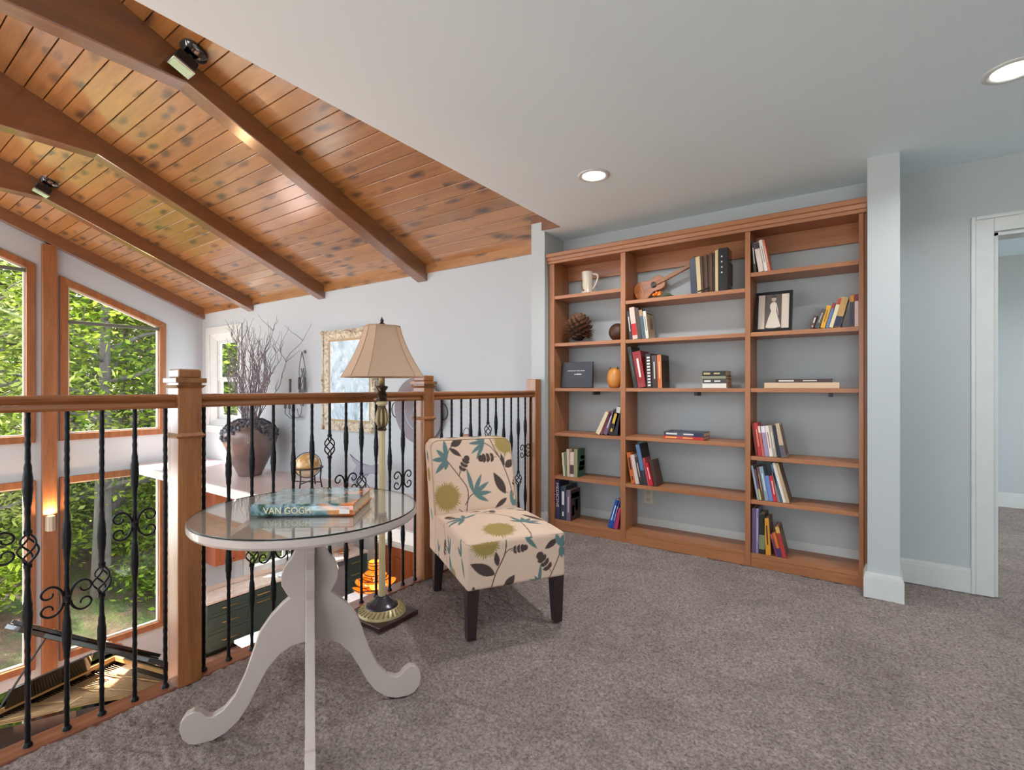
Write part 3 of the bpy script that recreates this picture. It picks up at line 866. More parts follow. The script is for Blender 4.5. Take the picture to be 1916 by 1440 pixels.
# ================================================================== SLIPPER CHAIR
# printed fabric: colours are computed per vertex from drawn motifs (leaves, stems, blooms, berries)
C_BG, C_TEAL, C_BRN, C_MUS = [np.array(srgb(*c)[:3]) for c in ((214, 186, 164), (92, 118, 116), (74, 59, 55), (156, 132, 76))]
def draw(P, motifs):
    """P (n,2) panel coordinates in metres; returns (n,3) colours"""
    col = np.tile(C_BG, (len(P), 1))
    aa = .0022
    def blend(d, c):
        a = np.clip(.5 - d / aa, 0, 1)[:, None]
        col[:] = col * (1 - a) + c * a
    def seg(a, b):
        a = np.array(a); b = np.array(b); ab = b - a
        t = np.clip(((P - a) @ ab) / (ab @ ab), 0, 1)
        return t, np.linalg.norm(P - a - t[:, None] * ab, axis=1)
    for m in motifs:
        k = m[0]
        if k == 'leaf':        # leaf a b width colour
            t_, d = seg(m[1], m[2])
            w = m[3] * np.sin(np.pi * np.clip(t_, 0, 1) ** .85) ** .9
            blend(d - w, m[4])
        elif k == 'stem':
            pts = m[1]
            d = np.full(len(P), 9.0)
            q = []
            for i in range(len(pts) - 1):
                p_1 = np.array(pts[max(i - 1, 0)]); a = np.array(pts[i]); b = np.array(pts[i + 1]); p_2 = np.array(pts[min(i + 2, len(pts) - 1)])
                for s in np.linspace(0, 1, 9):
                    q.append(.5 * ((2 * a) + (-p_1 + b) * s + (2 * p_1 - 5 * a + 4 * b - p_2) * s * s + (-p_1 + 3 * a - 3 * b + p_2) * s ** 3))
            for a, b in zip(q[:-1], q[1:]):
                if np.linalg.norm(b - a) > 1e-6: d = np.minimum(d, seg(a, b)[1])
            blend(d - m[2], C_BRN)
        elif k == 'bloom':
            c = np.array(m[1]); r = m[2]
            q = P - c; rad = np.linalg.norm(q, axis=1); th = np.arctan2(q[:, 1], q[:, 0])
            sp = .5 + .5 * np.cos(th * 46 + 3 * np.sin(th * 5)); sp2 = .5 + .5 * np.sin(th * 11 + 1)
            blend(rad - r * (.74 + .28 * sp * (.5 + .5 * sp2)), C_MUS)
        elif k == 'fan':       # teal palmate leaf: centre, [(angle deg, length)]
            for a, l in m[2]:
                e = (m[1][0] + l * math.cos(R(a)), m[1][1] + l * math.sin(R(a)))
                t_, d = seg(m[1], e)
                w = m[3] * np.sin(np.pi * np.clip(t_, 0, 1) ** .9) ** .9
                blend(d - w, C_TEAL)
        elif k == 'berry':     # sprig: base, tip
            a = np.array(m[1]); b = np.array(m[2]); ax = (b - a); ln = np.linalg.norm(ax); ax = ax / ln; nr = np.array((-ax[1], ax[0]))
            t_, d = seg(a, b); blend(d - .0016, C_BRN)
            blend(np.linalg.norm(P - b, axis=1) - ln * .2, C_BRN)
            for f in (.22, .48, .72):
                for s in (-1, 1):
                    p1 = a + ax * ln * f; p2 = p1 + (ax * .6 + nr * s) * ln * .26
                    t2, d2 = seg(p1, p2); blend(d2 - ln * .105 * np.sin(np.pi * np.clip(.15 + .8 * t2, 0, 1)), C_BRN)
    return col
def rpanel_box(sx, sy, sz, rad, res, colfn):
    """rounded box, origin at bottom centre; colfn(face, u, v, P) -> colours"""
    H_ = np.array([sx / 2, sy / 2, sz / 2])
    V = []; Cc = []; F = []
    base = 0
    faces = {'front': (0, 1, 1, 2), 'back': (0, -1, 1, 2), 'left': (1, -1, 0, 2), 'right': (1, 1, 0, 2), 'top': (2, 1, 0, 1), 'bottom': (2, -1, 0, 1)}
    for fn, (ax, sg, a1, a2) in faces.items():
        rs = res if fn != 'bottom' and fn != 'back' else res * 3
        n1 = max(4, int(2 * H_[a1] / rs)); n2 = max(4, int(2 * H_[a2] / rs))
        u = np.linspace(-H_[a1], H_[a1], n1 + 1); v_ = np.linspace(-H_[a2], H_[a2], n2 + 1)
        U, W = np.meshgrid(u, v_, indexing='ij')
        P = np.zeros((n1 + 1, n2 + 1, 3))
        P[..., ax] = sg * H_[ax]; P[..., a1] = U; P[..., a2] = W
        P = P.reshape(-1, 3)
        inner = np.clip(P, -(H_ - rad), H_ - rad)
        dd = P - inner; ln = np.linalg.norm(dd, axis=1, keepdims=True); ln[ln == 0] = 1
        Q = inner + dd / ln * rad
        col = colfn(fn, P[:, a1], P[:, a2], P)
        idx = np.arange(len(P)).reshape(n1 + 1, n2 + 1) + base
        q = np.stack([idx[:-1, :-1], idx[1:, :-1], idx[1:, 1:], idx[:-1, 1:]], -1).reshape(-1, 4)
        if fn in ('back', 'right', 'bottom'): q = q[:, ::-1]
        if fn in ('left', 'right'): q = q
        V.append(Q); Cc.append(col); F.append(q); base += len(P)
    V = np.concatenate(V); Cc = np.concatenate(Cc); F = np.concatenate(F)
    V[:, 2] += sz / 2
    return V, Cc, F
def np_mesh(name, V, F, Cc, mat, parent):
    me = bpy.data.meshes.new(name)
    n = len(V)
    me.vertices.add(n); me.vertices.foreach_set('co', V.astype(np.float32).reshape(-1))
    me.loops.add(F.size); me.loops.foreach_set('vertex_index', F.reshape(-1).astype(np.int32))
    me.polygons.add(len(F)); me.polygons.foreach_set('loop_start', np.arange(0, F.size, F.shape[1], dtype=np.int32))
    me.polygons.foreach_set('loop_total', np.full(len(F), F.shape[1], dtype=np.int32))
    me.polygons.foreach_set('use_smooth', np.ones(len(F), dtype=bool))
    me.update()
    if Cc is not None:
        at_ = me.color_attributes.new('print', 'FLOAT_COLOR', 'POINT')
        at_.data.foreach_set('color', np.concatenate([Cc, np.ones((n, 1))], 1).astype(np.float32).reshape(-1))
    bm = bmesh.new(); bm.from_mesh(me)
    bmesh.ops.remove_doubles(bm, verts=bm.verts, dist=.0004)
    bmesh.ops.recalc_face_normals(bm, faces=bm.faces)
    bm.to_mesh(me); bm.free()
    me.materials.append(mat)
    o = bpy.data.objects.new(name, me); COL.objects.link(o); o.parent = parent
    return o
t = NT('printed_fabric')
at_n = t.n('VertexColor'); at_n.layer_name = 'print'
v = t.coords((1, 1, 1)); nz = t.noise(v, 700, 2)
t.set(Base_Color=at_n.outputs[0], Roughness=.75)
t.b.inputs['Specular IOR Level'].default_value = .3
M_FAB = t.bump(nz.outputs[0], .12, .001).m

# motif layouts, (u across 0..1, v down 0..1) as read off the photographed panels
def place(W_, H2, items):
    g = lambda p: (p[0] * W_, -p[1] * H2)
    out = []
    for it in items:
        k = it[0]
        if k == 'leaf': out.append(('leaf', g(it[1]), g(it[2]), it[3], it[4]))
        elif k == 'stem': out.append(('stem', [g(p) for p in it[1]], it[2]))
        elif k == 'bloom': out.append(('bloom', g(it[1]), it[2]))
        elif k == 'fan': out.append(('fan', g(it[1]), it[2], it[3]))
        elif k == 'berry': out.append(('berry', g(it[1]), g(it[2])))
    return out
BK = place(.5, .42, [
    ('stem', [(.17, .27), (.31, .5), (.40, .68), (.38, .9), (.35, 1.05)], .0028), ('stem', [(.36, .88), (.42, .78), (.47, .74)], .0026),
    ('stem', [(.73, -.02), (.78, .14), (.86, .34), (.93, .6), (.96, .8)], .0028), ('stem', [(.66, .07), (.74, .13), (.83, .27)], .0026), ('stem', [(.88, .38), (.9, .3), (.92, .22)], .0018),
    ('stem', [(.17, .27), (.22, .13), (.3, .05)], .0024), ('stem', [(.31, .5), (.33, .42), (.35, .36)], .0022), ('stem', [(.97, .82), (.99, .72), (1.02, .6)], .002),
    ('stem', [(.9, .77), (.85, .75)], .002), ('stem', [(.35, 1.0), (.28, .93)], .0022),
    ('fan', (.18, .27), [(95, .115), (135, .085), (178, .09), (225, .105), (255, .06)], .014), ('fan', (.47, .75), [(102, .15), (62, .125), (32, .12), (2, .115), (-28, .10)], .013),
    ('fan', (.66, .06), [(150, .09), (182, .10), (215, .11), (238, .115), (110, .06)], .011), ('fan', (.945, .95), [(92, .09), (40, .05)], .012), ('fan', (1.02, .98), [(120, .06), (95, .08)], .012),
    ('bloom', (.15, .76), .088), ('bloom', (.93, .07), .082),
    ('leaf', (.24, .09), (.39, .0), .022, C_BRN), ('leaf', (.22, .12), (.36, .24), .014, C_BRN), ('leaf', (.87, .78), (.74, .48), .026, C_BRN), ('leaf', (.88, .84), (.72, .96), .014, C_BRN),
    ('leaf', (.90, .42), (1.02, .32), .022, C_BRN), ('leaf', (.89, .40), (.86, .22), .011, C_BRN),
    ('berry', (.33, .46), (.42, .27)), ('berry', (.80, .27), (.60, .28)), ('berry', (.98, .70), (1.03, .56))])
ST = place(.5, .5, [   # u across, v from the backrest towards the front edge
    ('stem', [(.30, .0), (.36, .18), (.52, .34), (.66, .58), (.64, 1.05)], .0026), ('stem', [(.92, .4), (.98, .7), (1.0, 1.0)], .0026), ('stem', [(.52, .34), (.42, .25)], .002),
    ('fan', (.18, .34), [(130, .09), (165, .10), (200, .12), (235, .1), (80, .08), (30, .10)], .012), ('fan', (.70, .72), [(112, .11), (75, .09), (45, .09), (10, .10), (-20, .09), (145, .08)], .012),
    ('fan', (.75, .08), [(20, .1), (170, .08), (-15, .09)], .010), ('bloom', (.38, .82), .092),
    ('leaf', (.95, .66), (.80, .42), .024, C_BRN), ('leaf', (.44, .12), (.34, .06), .012, C_BRN), ('leaf', (.42, .20), (.55, .17), .008, C_BRN), ('berry', (.10, .26), (.06, .12)), ('berry', (.52, .3), (.56, .16)), ('berry', (.84, .2), (.96, .16))])
FR = place(.5, .21, [
    ('bloom', (.17, -.02), .082), ('stem', [(.38, -.1), (.36, .3), (.27, .7), (.22, 1.05)], .003), ('stem', [(.36, .3), (.4, .22), (.44, .2)], .0022), ('stem', [(.98, .1), (.94, .5), (.82, 1.05)], .0026),
    ('leaf', (.26, .72), (.02, .42), .026, C_BRN), ('leaf', (.29, .55), (.27, .22), .014, C_BRN), ('leaf', (.36, 1.1), (.46, .8), .022, C_BRN), ('leaf', (.92, .12), (.78, .32), .016, C_BRN),
    ('berry', (.42, .24), (.57, .22)), ('berry', (.85, .86), (.73, .46)), ('fan', (.56, -.05), [(-45, .10), (-20, .05)], .011), ('fan', (.95, .30), [(110, .07), (70, .06), (20, .08), (-50, .08), (-80, .06)], .014),
    ('fan', (.72, 1.1), [(85, .10), (120, .05), (150, .06)], .009), ('berry', (.06, 1.1), (.05, .95))])
SD = place(.56, .4, [
    ('bloom', (.62, .86), .06), ('fan', (.5, .62), [(110, .1), (80, .1), (-80, .09), (-60, .12), (150, .06)], .011), ('stem', [(.3, .3), (.4, .6), (.42, 1.0)], .0022), ('berry', (.33, .72), (.36, .52)),
    ('leaf', (.92, .8), (.86, .95), .014, C_BRN), ('fan', (.12, .75), [(100, .08), (60, .06), (-80, .06)], .01), ('fan', (.85, .5), [(100, .09), (-60, .1), (150, .07)], .012)])
SDB = place(.13, .62, [('bloom', (.5, .32), .045), ('leaf', (.4, .62), (.7, .72), .018, C_TEAL * 1.6), ('fan', (.4, .1), [(-60, .08), (-90, .07)], .01)])

cc = (np.array((-1.249, 2.159)) + np.array((-2.0, 2.084))) / 2
CA = math.atan2(-.318, .521)
ch = thing('slipper_chair', 'armless slipper chair in cream botanical print with dark wooden legs', 'chair', (cc[0], cc[1], 0), CA, world=False)
SW_, SD_, SH_ = .512, .56, .215
def seat_col(fn, u, v, P):
    if fn == 'front': return draw(np.stack([u + .25, v - SH_ / 2], 1), FR)
    if fn in ('left', 'right'): return draw(np.stack([u + SD_ / 2, v - SH_ / 2 - .12], 1), SD)
    return np.tile(C_BG, (len(P), 1))
def seat_col2(fn, u, v, P):
    if fn == 'top':
        across = v + .25                    # y: -0.25 (viewer's left) .. +0.25
        down = -(u + SD_ / 2 - .05)         # from backrest to front edge
        return draw(np.stack([across, down], 1), ST)
    return seat_col(fn, u, v, P)
V, Cc, F = rpanel_box(SD_, SW_, SH_, .016, .0034, seat_col2)
# crown the seat and place it
uu = np.clip(1 - (V[:, 0] / (SD_ / 2)) ** 2, 0, 1); ww = np.clip(1 - (V[:, 1] / (SW_ / 2)) ** 2, 0, 1)
V[:, 2] += np.where(V[:, 2] > SH_ * .9, .038 * np.sqrt(uu * ww), 0) 
V[:, 0] += .06; V[:, 2] += .236
seat = np_mesh('seat', V, F, Cc, M_FAB, ch)
BW_, BT_, BH_ = .512, .135, .63
def back_col(fn, u, v, P):
    if fn == 'front': return draw(np.stack([u + .25, v - BH_ / 2], 1), BK)
    if fn in ('left', 'right'): return draw(np.stack([u + BT_ / 2, v - BH_ / 2], 1), SDB)
    if fn == 'top': return draw(np.stack([v + .25, u * 1.0 - .0], 1), BK)
    return np.tile(C_BG, (len(P), 1))
V, Cc, F = rpanel_box(BT_, BW_, BH_, .018, .0034, back_col)
# round the two top corners, lean back
for s in (-1, 1):
    rr = .055
    yy = V[:, 1] * s - (BW_ / 2 - rr); zz = V[:, 2] - (BH_ - rr)
    sel = (yy > 0) & (zz > 0)
    k_ = np.where(sel, np.maximum(yy, zz) / np.maximum(np.hypot(yy, zz), 1e-6), 1)
    V[:, 1] = np.where(sel, s * (BW_ / 2 - rr + yy * k_), V[:, 1]); V[:, 2] = np.where(sel, BH_ - rr + zz * k_, V[:, 2])
V[:, 0] += -.295 - .13 * np.clip((V[:, 2] - .17) / .46, 0, None) ** 1.1
V[:, 2] += .23
backrest = np_mesh('backrest', V, F, Cc, M_FAB, ch)
M_PIPE = plain((196, 164, 138), .8)
h2, w2 = SD_ / 2, SW_ / 2
def crown(x, y): 
    return .236 + SH_ + .038 * math.sqrt(max(0, 1 - (x / h2) ** 2) * max(0, 1 - (y / w2) ** 2))
e = .006
edge = [(x, -w2 + e) for x in np.linspace(-h2 + .05, h2 - .012, 14)] + [(h2 - e, -w2 + .012)] + [(h2 - e, y) for y in np.linspace(-w2 + .03, w2 - .03, 12)] + [(h2 - e, w2 - .012)] + [(x, w2 - e) for x in np.linspace(h2 - .012, -h2 + .05, 14)]
MB().tube([(x + .06, y, .236 + SH_ - .0035) for x, y in edge], .0035, 6).build('piping', M_PIPE, seat, True)
def lean(z): return -.295 - .13 * max(0, (z - .17) / .46) ** 1.1
pts = []
for z in np.linspace(.22, BH_ - .055, 10): pts.append((lean(z) + BT_ / 2 - .004, -w2 + .004, z))
for a in np.linspace(0, 90, 7)[1:]: pts.append((None, -w2 + .055 - .052 * math.cos(R(a)), BH_ - .055 + .052 * math.sin(R(a))))
q = [(lean(p[2]) + BT_ / 2 - .004, p[1], p[2]) for p in pts]
q = q + [(x, -y, z) for x, y, z in reversed(q)]
MB().tube([(x, y, z + .23) for x, y, z in q], .0035, 6).build('piping', M_PIPE, backrest, True)
M_LEG = plain((48, 34, 36), .35)
def leg(x, y, dx, dy):
    a, b = .030, .021
    top = [(x - a, y - a, .238), (x + a, y - a, .238), (x + a, y + a, .238), (x - a, y + a, .238)]
    bot = [(x + dx - b, y + dy - b, .004), (x + dx + b, y + dy - b, .004), (x + dx + b, y + dy + b, .004), (x + dx - b, y + dy + b, .004)]
    MB().add(bot + top, [(3, 2, 1, 0), (4, 5, 6, 7), (0, 1, 5, 4), (1, 2, 6, 5), (2, 3, 7, 6), (3, 0, 4, 7)]).build('leg', M_LEG, ch, bevel=.003)
for sy in (-1, 1):
    leg(.302, sy * .222, 0, sy * .004); leg(-.275, sy * .222, -.03, sy * .004)
# ================================================================== BOOKCASE
BY0, BY1 = 3.55, 3.80
bc = thing('bookcase', 'tall built-in wooden bookcase with three open bays', 'bookcase', (-1.05, BY0, 0))
BAY = {'L': (-2.078, -1.499), 'M': (-1.460, -.631), 'R': (-.599, -.018)}
SHZ = {'L': [1.920, 1.531, 1.163, .797, .443, .082], 'M': [1.821, 1.527, 1.163, .800, .445, .090], 'R': [1.917, 1.527, 1.163, .721, .436, .088]}
for a, b in ((-2.128, -2.078), (-1.499, -1.460), (-.631, -.599), (-.018, .010)):
    pass
box('side_panel', M_SHELF, -2.128, -2.078, BY0, BY1, 0, 2.2, bc, .002)
box('divider', M_SHELF, -1.499, -1.460, BY0, BY1, 0, 2.2, bc, .002)
box('divider', M_SHELF, -.631, -.599, BY0, BY1, 0, 2.2, bc, .002)
box('side_panel', M_SHELF, -.018, .006, BY0, BY1, 0, 2.2, bc, .002)
box('filler_strip', M_SHELF, .007, .020, BY0 + .012, BY1, .06, 2.2, bc, .001)
for k in 'LMR':
    a, b = BAY[k]
    for z in SHZ[k]:
        box('shelf', M_SHELFX, a + .0005, b - .0005, BY0 + .004, BY1, z - .027, z, bc, .0015)
    box('back_rail', M_SHELFX, a, b, BY1 - .018, BY1, 2.075, 2.2, bc)
    box('plinth', M_SHELFX, a, b, BY0 + .006, BY0 + .024, 0, SHZ[k][-1] - .027, bc)
box('top_board', M_SHELFX, -2.128, .01, BY0, BY1, 2.2, 2.215, bc)
cp = [(BY0 - .001, 2.185), (BY0 - .012, 2.187), (BY0 - .014, 2.205), (BY0 - .022, 2.210), (BY0 - .026, 2.232), (BY0 - .036, 2.238), (BY0 - .038, 2.262), (BY0 - .034, 2.268), (BY0 - .001, 2.268)]
MB().prism([(-2.136, a, b) for a, b in cp], (2.156, 0, 0)).build('crown_moulding', M_SHELFX, bc)
for x, z in ((at(1112, 731, Y=3.7).x, 1.163), (at(1303, 731, Y=3.7).x, 1.163), (at(1554, 731, Y=3.7).x, 1.163)):
    MB().box(x - .01, x + .01, 3.68, 3.79, z - .055, z - .0275).build('shelf_bracket', M_BLACK, bc, label='small black shelf bracket')

# outlet on the wall behind the middle bay
o = thing('wall_outlet', 'cream wall outlet behind the bottom opening of the middle bay', 'outlet', (-1.378, WB, .27))
box('cover_plate', plain((214, 210, 190), .4), -1.415, -1.342, WB - .006, WB, .255, .37, o, .002)
for z in (.285, .34): box('socket', plain((196, 190, 170), .4), -1.395, -1.362, WB - .009, WB - .006, z - .014, z + .014, o, .002)

# ------------------------------------------------------------------ books
PLACE = {'L': 'railing-side bay', 'M': 'middle bay', 'R': 'doorway-side bay'}
NTH = ['top shelf', 'second shelf', 'third shelf', 'fourth shelf', 'fifth shelf', 'bottom shelf']
PAGES2 = plain((206, 180, 146), .85)
def spine_marks(o, t_, h, col, kind, inset=-.0006):
    m = MB()
    if kind == 'line': m.box(t_ * .38, t_ * .62, inset - .0004, inset, h * .28, h * .8)
    elif kind == 'two': m.box(t_ * .28, t_ * .72, inset - .0004, inset, h * .45, h * .85); m.box(t_ * .35, t_ * .65, inset - .0004, inset, h * .12, h * .25)
    elif kind == 'band': m.box(t_ * .02, t_ * .98, inset - .0004, inset, h * .12, h * .48)
    elif kind == 'top': m.box(t_ * .02, t_ * .98, inset - .0004, inset, h * .78, h * .99)
    elif kind == 'low': m.box(t_ * .02, t_ * .98, inset - .0004, inset, h * .01, h * .36)
    elif kind == 'stripes':
        for q in range(10): m.box(t_ * .25, t_ * .85, inset - .0004, inset, h * (.05 + .09 * q), h * (.10 + .09 * q))
    m.build('spine_print', plain(col, .5), o)
def book(bay, sh, desc, xb0, xb1, xt0, yt, col, mark=None, mcol=(232, 226, 214), depth=.155, cover=None, y=3.565, text_=None):
    zs_ = SHZ[bay][sh]
    A0 = at(xb0, 724, Y=y).x; A1 = at(xb1, 724, Y=y).x; T0 = at(xt0, 724, Y=y).x
    Lz = at(xt0, yt, Y=y).z - zs_
    if sh > 0: Lz = min(Lz, SHZ[bay][sh - 1] - .027 - zs_ - .012)
    th = math.atan2(T0 - A0, Lz)
    wd = max(.008, (A1 - A0) * math.cos(th) * .98); h = max(.05, Lz / math.cos(th) - (wd * math.sin(th) if th > 0 else 0))
    a_, b_ = BAY[bay]
    over = max(0, A0 + wd / math.cos(th) + max(0, T0 - A0) - (b_ - .003)) if th > 0 else 0
    if over:
        if A1 + (T0 - A0) > b_ - .003:
            sh_ = min(.03, A1 + (T0 - A0) - (b_ - .003)); A0 -= 0; T0 -= sh_
            th = math.atan2(max(T0 - A0, .0), Lz); wd = max(.008, (A1 - A0) * math.cos(th) * .98); h = Lz / math.cos(th) - wd * math.sin(th)
    lab = '%s on %s %s' % (desc, PLACE[bay], NTH[sh])
    # local: x thickness 0..wd, y depth 0..depth, z 0..h ; lean about the resting corner
    o = thing('book', lab, 'book', (A0, y, zs_ + .0008), world=False, group='books in the bookcase')
    M = Matrix.Rotation(th, 4, 'Y')
    if th > 0: o.location.x = A1; M = M @ Matrix.Translation((-wd, 0, 0))
    mc = plain(col, .42, coat=.15)
    c = min(.003, wd * .2)
    MB().box(0, wd, 0, .002, 0, h).box(0, c, .002, depth, 0, h).box(wd - c, wd, .002, depth, 0, h).xf(M).build('cover', mc, o)
    MB().box(c, wd - c, .002, depth - .004, .003, h - .003).xf(M).build('pages', PAGES2, o)
    if mark:
        class X: pass
        mb0 = len(o.children)
        spine_marks(o, wd, h, mcol, mark)
        for chd in o.children:
            if chd.name.startswith('spine_print'): chd.data.transform(M)
    if cover:
        m = MB()
        for (u0, u1, v0, v1, cl) in cover:
            q = MB().box(wd, wd + .0005, depth * u0, depth * u1, h * v0, h * v1).xf(M).build('cover_print', plain(cl, .5), o)
    if text_:
        TM = M @ Matrix.Translation((wd * .5, -.0012, h * .62)) @ Matrix.Rotation(R(90), 4, 'X') @ Matrix.Rotation(R(-90), 4, 'Z')
        text('spine_title', text_, wd * .9, TM, plain((226, 216, 220), .5), o, h * .62)
    return o
